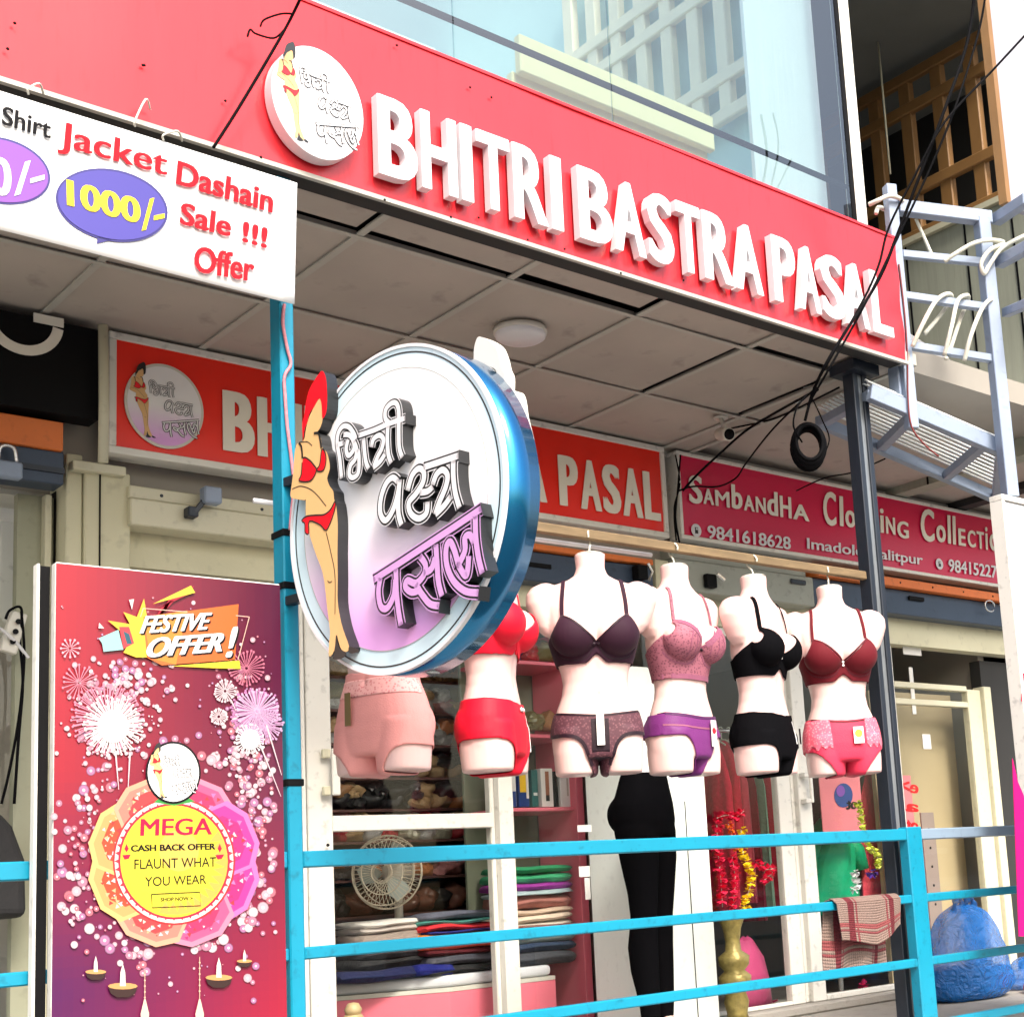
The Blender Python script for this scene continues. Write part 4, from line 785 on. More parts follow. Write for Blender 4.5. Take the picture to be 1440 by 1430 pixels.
cable([(425, -8, 3.5), (416, 12, 3.55), (395, 52, 3.6), (340, 145, 3.64), (300, 208, 3.66)], .0045, 'black wire slanting down the fascia left of the round logo plate', grp='wires on the fascia')
cable([(412, 20, 3.56), (395, 20, 3.6), (372, 28, 3.62), (366, 38, 3.63)], .003, 'upper of two loose wire ends curling from the slanting wire', grp='wires on the fascia')
cable([(400, 42, 3.6), (385, 54, 3.62), (360, 48, 3.63), (352, 42, 3.64), (348, 52, 3.64)], .003, 'lower of two loose wire ends curling from the slanting wire', grp='wires on the fascia')
cc = onY(1138, 627, 3.9); coil = MB()
ce = empty('cable_coil', cc-Vector((0, 0, .13)), 'thick black coil of cable hanging below the fascia end', 'cable coil')
for k in range(9):
    r_ = .080+.008*(k % 3); off = Vector((-.03+.007*k, -.03+.008*k, random.uniform(-.006, .006))); pts = [cc+off+Vector((r_*.56*math.cos(t), -r_*.42*math.cos(t), r_*.95*math.sin(t))) for t in [2*math.pi*i/28 for i in range(29)]]
    MB().tube(pts, .009, 6, caps=False).build('turn', M['cable'], ce, smooth=True)
cable([(1134, 556, 3.84), (1120, 575, 3.86), (1116, 600, 3.88), (1128, 622, 3.9)], .004, 'small loop of cable above the black coil'); cable([(1140, 556, 3.84), (1156, 590, 3.86), (1166, 620, 3.88), (1150, 655, 3.9)], .003, 'stray cable loop right of the black coil')
# ================================================================ CEILING LIGHT AND CAMERA
q = onZ(732, 474, ZC-.03); cl = empty('ceiling_light', q, 'round white surface light on the soffit', 'ceiling light')
MB().lathe(q+Vector((0, 0, -.0)), [(.001, -.012), (.085, -.010), (.097, -.002), (.099, .012), (.099, .022)], 40).build('diffuser', M['white'], cl, smooth=True)
MB().lathe(q, [(.103, .010), (.105, .016), (.105, .029)], 40).build('housing', M['offwhite'], cl, smooth=True)
q = onZ(1014, 595, ZC-.03); cv = empty('security_camera', q, 'small white bullet security camera under the soffit', 'camera')
MB().lathe(q, [(.035, .022), (.035, .029), (.001, .0295)], 20).build('base_plate', M['offwhite'], cv, smooth=True); MB().tube([q+Vector((0, 0, .025)), q+Vector((.005, -.01, -.02)), q+Vector((-.005, -.02, -.05))], .012, 10).build('arm', M['offwhite'], cv, smooth=True)
b0 = q+Vector((.01, .03, -.045)); b1 = q+Vector((-.035, -.085, -.085)); MB().tube([b0, lerp(b0, b1, .1), lerp(b0, b1, .96), b1], [.02, .030, .032, .030], 18).build('body', M['offwhite'], cv, smooth=True)
d_ = (b1-b0).normalized(); MB().tube([b1-d_*.01, b1+d_*.002], [.026, .026], 18).build('lens', M['black'], cv, smooth=True)
for k in range(5):
    p = [onY(x_, y_, 4.35) for x_, y_ in ((1118+k*3, 565-k*5), (1186, 541-k*4.2+4), (1186, 544-k*4.2+4), (1119+k*3, 568-k*5))]; MB().prism(p, (0, .004, .004)).build('roof_rib', M['sheet'], awn)
# ================================================================ SHOP FRONTS
def bxs(name, Y, a, b, depth, m, label, cat, bevel=.003, group=None, kind=None):
    x0, x1, z0, z1 = rect(Y, a, b); return tag(MB().box(x0, x1, Y, Y+depth, z0, z1).build(name, m, bevel=bevel), label, cat, group, kind)
def XY(x, y, Y): return onY(x, y, Y).x
# --- cream pillar between left shop and main shop
pil = empty('cream_pillar', (2.0, 5.3, ZF), 'cream painted pillar with a boxed upper panel behind the top of the festive poster', 'pillar')
xa, xm, xb = XY(93, 700, 5.28), XY(117, 700, 5.28), XY(181, 700, 5.28)
MB().box(xa, xm-.003, 5.28, 5.45, ZF, 1.72).build('left_strip', M['cream'], pil, bevel=.004); MB().box(xm, xb, 5.262, 5.45, ZF, onY(150, 662, 5.26).z).build('front_face', M['cream'], pil, bevel=.005)
MB().box(XY(103, 655, 5.23), XY(178, 660, 5.23), 5.23, 5.28, onY(140, 664, 5.23).z, onY(140, 651, 5.23).z).build('ledge', M['alu_cream'], pil, bevel=.004)
MB().box(XY(140, 730, 5.255), XY(142, 730, 5.255), 5.257, 5.261, .9, onY(150, 665, 5.26).z).build('panel_joint', M['black'], pil)
# --- left shop: orange timber, shutter housing, grey door
bxs('orange_lintel', 5.2, (-120, 560), (89, 634), .12, M['orange'], 'orange timber lintel under the black sign at the left edge', 'lintel').rotation_euler = (0, 0, 0)
sh = empty('left_shutter_box', (1.6, 5.24, 1.4), 'blue grey shutter housing with padlock below the left orange lintel', 'shutter')
x0, x1, z0, z1 = rect(5.22, (-120, 636), (90, 672)); zt_ = onY(40, 636, 5.22).z; z0 = onY(40, 664, 5.22).z
MB().box(x0, x1, 5.22, 5.32, z0-.03, zt_+.02).build('housing', M['shutter'], sh, bevel=.004); MB().box(x0, x1, 5.212, 5.2195, z0+.01, z0+.03).build('bottom_bar', M['steel'], sh)
q = onY(10, 660, 5.18); MB().box(q.x-.05, q.x+.05, 5.17, 5.21, q.z-.03, q.z+.03).build('padlock_body', M['galv'], sh, bevel=.006); MB().tube(catmull([q+Vector((-.03, 0, .03)), q+Vector((-.02, 0, .08)), q+Vector((.02, 0, .08)), q+Vector((.03, 0, .03))], 5), .007, 8).build('padlock_shackle', M['chrome'], sh, smooth=True)
ld = empty('left_shop_door', (1.7, 5.4, ZF), 'grey sliding door of the left shop with small dark window', 'door')
M['greydoor'] = mat('grey_green_door_paint', C(150, 152, 132), .6, var=.1, dirt=.2)
zt_ = z0-.03
MB().box(XY(22, 900, 5.40), XY(60, 900, 5.40), 5.40, 5.44, ZF, zt_).build('door_leaf', M['greydoor'], ld); MB().box(XY(60, 900, 5.37)+.001, XY(70, 900, 5.37), 5.36, 5.44, ZF, zt_).build('door_stile', M['alu_cream'], ld, bevel=.003)
MB().box(XY(70, 900, 5.40)+.002, XY(89, 900, 5.40), 5.40, 5.44, ZF, zt_).build('door_leaf', M['greydoor'], ld); MB().box(XY(89, 900, 5.38)+.001, xa-.002, 5.38, 5.45, ZF, 1.6).build('dark_gap', M['black'], ld)
MB().box(.6, XY(22, 900, 5.43)-.001, 5.42, 5.43, ZF, zt_).build('glass_pane', M['glass'], ld)
wf = empty('inner_window', (1.55, 5.6, .9), 'small white framed window seen through the left shop glass', 'window')
w0, w1, wz0, wz1 = rect(5.7, (-60, 725), (22, 905))
for bx_ in ((w1-.06, w1, wz0, wz1), (w0, w1-.061, wz1-.06, wz1), (w0, w1-.061, wz0+.42, wz0+.47)): MB().box(bx_[0], bx_[1], 5.70, 5.75, bx_[2], bx_[3]).build('frame_rail', M['alu'], wf, bevel=.003)
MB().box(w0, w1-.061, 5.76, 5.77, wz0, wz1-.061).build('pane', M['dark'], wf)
ps = empty('extension_socket', onY(20, 905, 5.33), 'white multi socket hanging by black leads at the left edge', 'power strip')
a, b = onY(26, 862, 5.33), onY(10, 918, 5.33); MB().bar(a, b, .055, .035, up=(0, 1, 0)).build('socket_body', M['offwhite'], ps, bevel=.004)
for t in (.25, .5, .75): q = lerp(a, b, t); MB().lathe(q+Vector((0, -.0285, 0)), [(.010, 0), (.010, -.002)], 10, axis='Y').build('socket_hole', M['black'], ps)
cable([(8, 870, 5.32), (14, 858, 5.30), (30, 856, 5.31), (28, 900, 5.32), (32, 960, 5.33), (26, 1040, 5.34), (20, 1130, 5.36)], .005, 'black lead dropping from the white multi socket', grp='leads at the left edge'); cable([(30, 860, 5.31), (34, 920, 5.32), (28, 1000, 5.34), (14, 1080, 5.36), (2, 1130, 5.38)], .005, 'second black lead bowing left of the first under the multi socket', grp='leads at the left edge')
cable([(-8, 880, 5.25), (6, 888, 5.28), (24, 905, 5.31), (40, 925, 5.32)], .006, 'white lead crossing the multi socket', M['white'], grp='leads at the left edge')
bgp = [onY(x_, y_, 5.2) for x_, y_ in ((-60, 1140), (0, 1138), (20, 1160), (38, 1208), (40, 1290), (-60, 1290))]
mb = MB(); mb.prism(bgp, (0, .22, 0)); tag(mb.build('black_backpack', mat('black_bag_fabric', (.015, .015, .017, 1), .8, bump=.2), bevel=.03, segs=3), 'black cloth bag standing behind the left railing', 'bag')
# --- main shop: shutter housing above the window
def housing(name, Y, a, b, m, label, depth=.14):
    x0, x1, z0, z1 = rect(Y, a, b); zm = (z0+z1)/2; e = empty(name, ((x0+x1)/2, Y+.05, min(z0, z1)), label, 'shutter'); return e
YT = 5.24
hs = empty('cream_shutter_box', (2.5, YT, 1.45), 'cream shutter housing with rivets left of the blue post below the red lightbox', 'shutter')
xh0, xh1 = XY(182, 700, YT), 3.20; zA, zB, zC_ = onY(300, 698, YT).z, onY(300, 716, YT).z, onY(300, 752, YT).z
MB().box(xh0, xh1, YT, YT+.10, zB+.002, zA).build('upper_band', M['alu_cream'], hs, bevel=.004); MB().box(xh0, xh1, YT-.012, YT+.10, zC_, zB).build('lower_band', M['alu_cream'], hs, bevel=.005)
for k in range(6): q = Vector((xh0+.12+.2*k, YT-.0005, (zA+zB)/2)); MB().lathe(q, [(.007, 0), (.005, -.004)], 8, axis='Y').build('rivet', M['steel'], hs)
q = onY(280, 712, YT-.05); MB().box(q.x-.045, q.x-.005, YT-.06, YT-.013, q.z-.045, q.z-.005).build('hasp', M['steel'], hs, bevel=.004)
MB().bar(q+Vector((-.02, 0, -.03)), q+Vector((.035, -.01, .05)), .02, .02).build('lock_lever', M['steel'], hs, bevel=.003); MB().box(q.x+.005, q.x+.075, YT-.09, YT-.04, q.z+.01, q.z+.075).build('lock_case', M['galv'], hs, bevel=.006)
ol = tag(MB().box(XY(744, 765, 5.22), XY(917, 790, 5.22), 5.21, 5.33, onY(830, 778, 5.21).z-.015, onY(830, 778, 5.21).z+.012).build('orange_batten', M['orange'], bevel=.003), 'thin orange batten behind the neck of the plum bra torso', 'batten')
zt_ = onY(830, 778, 5.21).z-.018
sb = empty('navy_shutter_box', (3.9, 5.25, 1.4), 'navy shutter bottom rail with open padlock left of the mauve bra torso', 'shutter')
MB().box(3.21, XY(918, 800, 5.24), 5.24, 5.34, zt_-.14, zt_).build('bottom_rail', M['shutter'], sb, bevel=.005); MB().box(XY(742, 790, 5.23), XY(776, 800, 5.23), 5.232, 5.2395, zt_-.075, zt_-.055).build('slot', M['black'], sb)
q = onY(897, 803, 5.2); MB().box(q.x-.01, q.x+.05, 5.18, 5.235, q.z-.04, q.z+.03).build('lock_case', M['black'], sb, bevel=.004); MB().tube([q+Vector((.05, -.02, .04)), q+Vector((.075, -.02, 0)), q+Vector((.05, -.02, -.045))], .008, 8).build('lock_bow', M['chrome'], sb)
gb = empty('grey_shutter_box', (5.1, 5.24, 1.4), 'pale grey shutter housing with pull handle behind the black and maroon bra torsos', 'shutter')
xg0, xg1 = XY(946, 800, YT), XY(1142, 830, YT); g1, g2, g3 = onY(1050, 782, YT).z, onY(1050, 800, YT).z, onY(1050, 842, YT).z
M['grey_lt'] = mat('pale_grey_shutter_paint', C(150, 154, 146), .5, var=.12, dirt=.35)
MB().box(xg0, xg1-.04, YT, YT+.1, g2+.002, g1).build('upper_band', M['grey_lt'], gb, bevel=.004); MB().box(xg0, xg1, YT-.015, YT+.1, g3, g2).build('lower_band', M['grey_lt'], gb, bevel=.006)
for k in range(6): MB().lathe(Vector((xg0+.1+.2*k, YT-.0005, (g1+g2)/2)), [(.007, 0), (.005, -.004)], 8, axis='Y').build('rivet', M['steel'], gb)
q = onY(1122, 818, YT-.02); MB().box(q.x-.06, q.x+.06, YT-.03, YT-.016, q.z-.015, q.z+.012).build('pull_handle', M['steel'], gb, bevel=.006)
q = onY(1003, 815, YT-.05); MB().box(q.x-.04, q.x+.03, YT-.05, YT-.016, q.z-.04, q.z+.03).build('lock_case', M['black'], gb, bevel=.005); MB().tube([q+Vector((.02, -.01, .03)), q+Vector((.06, -.02, .0))], .012, 8).build('lock_lever', M['chrome'], gb)
cpil = bxs('cream_lintel_pier', 5.26, (921, 786), (945, 870), .14, M['cream'], 'short cream pier between the two shutter housings', 'pier')
rb = empty('right_shutter_box', (6.6, 5.24, 1.4), 'navy shutter housing under an orange timber right of the dark steel post', 'shutter')
xr0 = XY(1146, 815, 5.22); z_a = onY(1280, 817, 5.21).z; MB().box(xr0, 9, 5.19, 5.33, z_a-.05, z_a).build('orange_timber', M['orange'], rb, bevel=.003)
for k in range(9): MB().lathe(Vector((xr0+.1+.3*k, 5.1895, z_a-.025)), [(.006, 0), (.004, -.004)], 8, axis='Y').build('rivet', M['black'], rb)
MB().box(xr0, 9, 5.24, 5.34, z_a-.20, z_a-.052).build('bottom_rail', M['shutter'], rb, bevel=.005); q = onY(1290, 842, 5.23); MB().box(q.x-.08, q.x+.06, 5.222, 5.2395, q.z-.012, q.z+.012).build('pull_handle', M['black'], rb, bevel=.004)
mb = MB(); q = onY(1392, 852, 5.2); mb.tube(catmull([q+Vector((.05*math.cos(t), 0, .05*math.sin(t)*.7)) for t in [k*.7 for k in range(9)]], 3), .005, 6); mb.build('wire_loop', M['chrome'], rb, smooth=True)
# --- wall band above windows
struct(MB().box(2.05, 9, 5.345, 5.44, 1.335, 1.62).build('lintel_wall', M['cream']))
# --- white pillar between main window and clothes window
xp0, xp1 = XY(815, 1100, YG), 4.640
wp = empty('white_pillar', ((xp0+xp1)/2, 5.2, ZF), 'white painted pillar behind the black leggings dummy', 'pillar')
MB().box(xp0, xp1, 5.0, 5.34, ZF, 1.02).build('shaft', mat('white_pillar_paint', (.78, .84, .80, 1), .6, var=.05, dirt=.15), wp, bevel=.006)
MB().box(4.50, 4.503, 4.996, 4.9995, ZF, .4).build('panel_joint', M['black'], wp)
MB().box(4.41, 4.62, 4.97, 4.9985, -.64, -.60).build('skirting_ledge', M['alu'], wp, bevel=.003)
# --- sliding windows
zt = 1.334
def window(name, label, members, panes, cat='shop window'):
    """members: (kind, x0, x1, z0, z1, y, depth); panes: (x0, x1, z0, z1, y)"""
    x_ = [m_[1] for m_ in members]; e = empty(name, (sum(x_)/len(x_), YG, ZF), label, cat)
    for k, a, b, c, d, y, dp in members: MB().box(a, b, y, y+dp, c, d).build(k, M['alu'], e, bevel=.004)
    for a, b, c, d, y in panes: MB().box(a, b, y, y+.006, c, d).build('glass_pane', M['glass'], e)
    return e
P_ = lambda x_, y_=1000: XY(x_, y_, YG)
a0, a1, a2, a3 = P_(421), P_(427), P_(431), P_(466); s0, s1, s2_ = P_(693, 1100), P_(700, 1100), P_(720, 1100)
zm1, zm0 = onY(580, 1144.5, YG).z, onY(580, 1166, YG).z
wn = window('main_shop_window', 'white aluminium sliding shop window showing packed goods and folded clothes', [
    ('jamb', 2.11, 2.16, ZF, zt, YG, .06), ('stile', a0, a1, ZF, zt, YG-.01, .06), ('stile', a2, a3, ZF, zt, YG+.005, .045), ('stile', s0, s1-.002, ZF, zt, YG+.03, .04), ('stile', s1, s2_, ZF, zt, YG-.005, .06), ('mid_rail', a3+.001, s0-.001, zm0, zm1, YG+.006, .04),
    ('top_rail', a3+.001, s0-.001, zt-.05, zt, YG+.006, .04), ('bottom_rail', a3+.001, s0-.001, ZF, ZF+.06, YG+.006, .04), ('bottom_rail', s2_+.001, xp0-.001, ZF, ZF+.06, YG+.006, .04), ('bottom_rail', 2.161, a0-.001, ZF, ZF+.06, YG+.006, .04)],
    [(a3, s0, ZF+.06, zm0, YG+.02), (a3, s0, zm1, zt-.05, YG+.02), (s2_, xp0, ZF+.06, zt, YG+.02), (2.16, a0, ZF+.06, zt, YG+.02)])
q = onY(471, 1080, YG-.04); h0, h1 = onY(471, 1052, YG-.04).z, onY(471, 1118, YG-.04).z
MB().box(q.x-.012, q.x+.022, YG-.045, YG-.03, h1, h0).build('handle_plate', M['alu'], wn, bevel=.004)
for z in (h1+.02, h0-.02): MB().box(q.x-.045, q.x-.0125, YG-.03, YG-.0105, z-.018, z+.018).build('handle_foot', M['alu_cream'], wn, bevel=.003)
MB().lathe(onY(461, 1188, YG-.012), [(.007, 0), (.005, -.006)], 10, axis='Y').build('key_lock', M['black'], wn)
b0, b1, b2, b3, b4 = P_(1093, 1100), P_(1111, 1100), P_(1115, 1100), P_(1120, 1100), P_(1138, 1100)
wc = window('clothes_shop_window', 'white aluminium sliding window in front of hanging maroon clothes and garlands', [
    ('stile', b0, b1, ZF+.05, zt, YG, .05), ('stile', b2, b3-.001, ZF+.05, zt, YG+.02, .05), ('stile', b3, b4, ZF+.05, zt, YG-.01, .06), ('top_rail', xp1+.001, 6.50, zt-.045, zt, YG-.02, .05), ('bottom_rail', b4+.001, 6.48, ZF+.05, ZF+.08, YG-.012, .05), ('bottom_rail', xp1+.001, b0-.001, ZF+.05, ZF+.07, YG, .04),
    ('stile', 6.481, 6.55, ZF+.05, zt-.001, YG-.01, .06)], [(xp1+.002, b0, ZF+.07, zt-.045, YG+.02), (b4, 6.48, ZF+.08, zt-.045, YG+.01)])
q = onY(1140, 1106, YG-.05); MB().box(q.x-.004, q.x+.018, YG-.055, YG-.04, q.z-.085, q.z+.08).build('handle_bar', M['alu'], wc, bevel=.004)
for z in (q.z-.075, q.z+.065): MB().box(q.x-.045, q.x-.0045, YG-.055, YG-.0105, z-.012, z+.012).build('handle_foot', M['alu'], wc, bevel=.003)
struct(MB().box(2.11, 9, YG-.09, YG+.14, ZF+.002, ZF+.048).build('window_sill', M['concrete'], bevel=.008))
# --- right door
c0, c1, c2 = P_(1358, 950), P_(1376, 950), P_(1386, 950)
wd = window('right_glass_door', 'tall cream framed glass door behind the blue carrier bag', [
    ('stile', c0, c1, ZF+.05, 1.10, YG, .05), ('stile', c1+.002, c2, ZF+.05, 1.12, YG-.03, .09), ('top_rail', 6.56, c0-.001, .985, 1.02, YG, .05), ('transom_rail', 6.56, c0-.001, 1.085, 1.12, YG, .05)],
    [(6.56, c0, ZF+.06, .985, YG+.02), (6.56, c0, 1.02, 1.085, YG+.02)], 'door')
for ch in wd.children:
    if 'stile' in ch.name or 'rail' in ch.name: ch.data.materials[0] = M['alu_cream']
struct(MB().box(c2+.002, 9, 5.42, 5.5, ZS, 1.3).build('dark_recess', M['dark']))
M['tan'] = mat('tan_curtain', C(176, 160, 128), .85, var=.08, scale=2)
tag(MB().box(6.60, 7.40, 5.62, 5.65, ZF+.02, 1.1).build('tan_curtain_panel', M['tan']), 'plain tan panel standing right behind the right glass door', 'panel')
def card(x0_, y0_, x1_, y1_, Y, m, label, name='paper_notice', cat='notice', th=.004):
    a, b, c, d = rect(Y, (x0_, y0_), (x1_, y1_)); return tag(MB().box(a, b, Y, Y+th, c, d).build(name, m, bevel=0), label, cat)
PAP = mat('white_paper', (.7, .7, .68, 1), .8)
card(1297, 1032, 1310, 1053, YG+.012, PAP, 'small white notice stuck high on the right glass door'); card(1278, 938, 1289, 1004, YG+.012, PAP, 'tall narrow white sticker on the right glass door')
n1 = card(1268, 890, 1296, 922, YG+.012, PAP, 'white sticker at the top left of the right glass door')
n2 = empty('red_sale_notice', onY(1270, 1180, 5.55), 'pink poster with mirrored red lettering seen through the right door', 'poster')
a, b, c, d = rect(5.50, (1238, 1090), (1298, 1290)); MB().box(a, b, 5.50, 5.505, -.4, d).build('sheet', mat('pink_sheer_paper', C(214, 120, 130), .7), n2)
P55 = PLY(5.497)
for w_, y_ in (('e>', 1116), ('al', 1142), ('ota', 1170), ('ots', 1200)): text_px('mirrored_lettering', w_, P55, (1292, y_), (1266, y_-3), (1291, y_-16), M['ink_red'], n2, .001, .04)
st = empty('wall_rail_strip', onY(1310, 1300, 5.45), 'tall grey perforated strip standing inside the right door', 'strip')
a, b = XY(1300, 1200, 5.46), XY(1318, 1200, 5.46); MB().box(a, b, 5.46, 5.47, -.60, .35).build('strip', mat('taupe_strip', C(140, 124, 118), .6), st)
for k in range(8): MB().lathe(Vector(((a+b)/2, 5.4595, -.52+k*.11)), [(.008, 0), (.008, -.002)], 8, axis='Y').build('rivet', M['black'], st)
# ================================================================ MANNEQUIN TORSOS
def remeshed(parts, vox, smooth=6):
    bm = bmesh.new(); me = bpy.data.meshes.new('tmp'); mb = MB()
    for p in parts: mb.loft(p)
    me.from_pydata([v.to_tuple() for v in mb.v], [], mb.f); bm.from_mesh(me); bmesh.ops.recalc_face_normals(bm, faces=bm.faces); bm.to_mesh(me); bm.free()
    o = bpy.data.objects.new('tmp', me); COL.objects.link(o); r = o.modifiers.new('r', 'REMESH'); r.mode = 'VOXEL'; r.voxel_size = vox
    if smooth: s_ = o.modifiers.new('s', 'SMOOTH'); s_.iterations = smooth; s_.factor = .6
    dg = bpy.context.evaluated_depsgraph_get(); dg.update(); out = bpy.data.meshes.new_from_object(o.evaluated_get(dg)); bpy.data.objects.remove(o); bpy.data.meshes.remove(me)
    return out
def ering(z, rx, ry, cx=0, cy=0, n=32, p=2.3, tilt=0):
    r = []
    for i in range(n):
        a = 2*math.pi*i/n; c, s_ = math.cos(a), math.sin(a); k = (abs(c)**p+abs(s_)**p)**(-1/p); x = cx+rx*c*k; r.append(Vector((x, cy+ry*s_*k, z+tilt*(x-cx))))
    return r
def ellipsoid(c, r, n=24, m=14):
    c = Vector(c); return [[c+Vector((r[0]*math.sin(math.pi*(j+.02)/(m+.04))*math.cos(2*math.pi*i/n), r[1]*math.sin(math.pi*(j+.02)/(m+.04))*math.sin(2*math.pi*i/n), -r[2]*math.cos(math.pi*(j+.02)/(m+.04)))) for i in range(n)] for j in range(m+1)]
prof = [(0, .054, .050, 0), (-.05, .050, .048, 0), (-.078, .060, .055, .002), (-.096, .092, .062, .004), (-.112, .145, .066, .006), (-.14, .176, .072, .006), (-.19, .170, .080, .002), (-.25, .158, .086, -.002), (-.31, .151, .088, 0), (-.37, .134, .082, .002), (-.42, .117, .076, .004),
        (-.46, .112, .073, .004), (-.50, .118, .077, .004), (-.55, .138, .086, .006), (-.60, .152, .094, .008), (-.65, .157, .096, .008), (-.69, .155, .092, .006), (-.715, .150, .086, .004)]
parts = [[ering(z, rx, ry, 0, cy) for z, rx, ry, cy in reversed(prof)]]
for s_ in (-1, 1):
    parts.append([ering(z, rx, ry, s_*cx, .004, 24, 2, 0) for z, rx, ry, cx in ((-.285, .012, .022, .158), (-.26, .028, .036, .166), (-.22, .042, .046, .172), (-.175, .050, .052, .180), (-.14, .050, .052, .178), (-.115, .042, .044, .167), (-.101, .020, .026, .158))])
    parts.append(ellipsoid((s_*.074, -.072, -.296), (.074, .062, .070)))
    parts.append(ellipsoid((s_*.070, .044, -.63), (.076, .058, .082)))
    parts.append([ering(z, rx, ry, s_*cx, .004, 28, 2.2) for z, rx, ry, cx in ((-.772, .0665, .078, .080), (-.768, .069, .081, .080), (-.74, .071, .084, .080), (-.70, .074, .087, .079), (-.62, .072, .085, .076))])
BODY = remeshed(parts, .0052, 5)
for v in BODY.vertices:
    if v.co.y < 0:
        d2 = (v.co.x/.009)**2+((v.co.z+.505)/.012)**2; v.co.y += .007*math.exp(-d2)+.0022*math.exp(-(v.co.x/.010)**2)*max(0, min(1, (v.co.z+.50)/.03))*max(0, min(1, (-.38-v.co.z)/.03))+.003*math.exp(-((v.co.x)/.012)**2-((v.co.z+.27)/.05)**2)
for p in BODY.polygons: p.use_smooth = True
BODY.materials.clear(); BODY.materials.append(M['mann'])
_bm = bmesh.new(); _bm.from_mesh(BODY); BVH = BVHTree.FromBMesh(_bm)
def garment(pred, off=.004, iters=10):
    bm = _bm.copy(); bm.faces.ensure_lookup_table(); bmesh.ops.delete(bm, geom=[f for f in bm.faces if not pred(f.calc_center_median())], context='FACES')
    be = [v for v in bm.verts if v.is_boundary]
    for _ in range(iters):
        new = {}
        for v in be:
            nb = [e.other_vert(v).co for e in v.link_edges if e.is_boundary]
            if len(nb) == 2: new[v] = v.co*.4+(nb[0]+nb[1])*.3
        for v, c in new.items(): v.co = BVH.find_nearest(c)[0]
    for v in bm.verts:
        n_ = BVH.find_nearest(v.co)[1]; v.co += n_*off
    me = bpy.data.meshes.new('garment'); bm.to_mesh(me); bm.free()
    for p in me.polygons: p.use_smooth = True
    return me
def front(x, z, off=.006):
    h = BVH.ray_cast(Vector((x, -1, z)), Vector((0, 1, 0)))
    return (h[0]+h[1]*off, h[1]) if h[0] is not None else (Vector((x, 0, z)), Vector((0, -1, 0)))
def body_ribbon(mb, path, wd, off=.006, n=5):
    pts = catmull([(x, 0, z) for x, z in path], n); P = [front(p.x, p.z, off) for p in pts]; k = len(mb.v); N_ = len(P)
    for i, (p, nn) in enumerate(P):
        t = (P[min(i+1, N_-1)][0]-P[max(i-1, 0)][0]).normalized(); s_ = t.cross(nn).normalized()*wd/2; mb.v += [p+s_, p-s_, p-s_-nn*.004, p+s_-nn*.004]
    for i in range(N_-1):
        a, b = k+4*i, k+4*i+4
        for u, v in ((0, 1), (1, 2), (2, 3), (3, 0)): mb.f.append([a+u, a+v, b+v, b+u]); mb.m.append(0); mb.c.append(None)
def bra_pred(low=-.395, top=.0, cupx=.112, cupz=-.232, mid=-.322, wing=-.335):
    def f(c):
        ax = abs(c.x)
        if c.z < low+(.032*max(0, 1-ax/.035) if c.y < 0 and low > -.41 else 0): return False
        if c.y > -.02:
            k = min(1, max(0, (c.y+.02)/.06)); return c.z < (cupz-(ax-cupx)*1.9)*(1-k)+wing*k
        if ax < cupx: return c.z < mid+(cupz-mid)*(ax/cupx)**1.15
        return c.z < cupz-(ax-cupx)*1.9
    return f
def brief_pred(top=-.565, leg=-.640, crotch=.028, dip=.012, pw=5, drop=.14):
    def f(c):
        ax = abs(c.x)
        if c.z > top-dip*max(0, 1-ax/.13)*(1 if c.y < 0 else 0): return False
        if ax < crotch: return True
        return c.z > leg-drop*max(0, (.155-ax)/(.155-crotch))**pw
    return f
def fabric(name, col, rough=.55, sheen=.3, bump=.15, bs=220): m = mat(name, col, rough, var=.1, scale=12, bump=bump, bscale=bs); m.node_tree.nodes['Principled BSDF'].inputs['Sheen Weight'].default_value = sheen*.15; m.node_tree.nodes['Principled BSDF'].inputs['Specular IOR Level'].default_value = .3; return m
def lace(name, col, hole):
    m = mat(name, col, .7, var=.1, scale=10); n = m.node_tree.nodes; l = m.node_tree.links; b = n['Principled BSDF']; v = n.new('ShaderNodeTexVoronoi'); v.inputs['Scale'].default_value = 110; tc = n.new('ShaderNodeTexCoord'); l.new(tc.outputs['Object'], v.inputs[0])
    cr = n.new('ShaderNodeValToRGB'); cr.color_ramp.elements[0].color = hole; cr.color_ramp.elements[0].position = .15; cr.color_ramp.elements[1].color = col; cr.color_ramp.elements[1].position = .5; l.new(v.outputs['Distance'], cr.inputs[0]); l.new(cr.outputs[0], b.inputs['Base Color']); return m
HOOKP = [(0, 0, -.01), (0, 0, .022), (.004, .010, .036), (.006, .024, .052), (.005, .024, .072), (0, .010, .086), (-.003, -.010, .086), (-.004, -.024, .072), (-.004, -.024, .058)]
def meobj(name, me, m, parent, sol=0):
    me = me.copy() if me.users > 0 and len(me.materials) and me.materials[0] != m else me
    if not len(me.materials): me.materials.append(m)
    o = bpy.data.objects.new(name, me); COL.objects.link(o); o.parent = parent; ORG[o.name] = Vector((0, 0, 0))
    if sol: md = o.modifiers.new('thick', 'SOLIDIFY'); md.thickness = sol; md.offset = 1
    return o
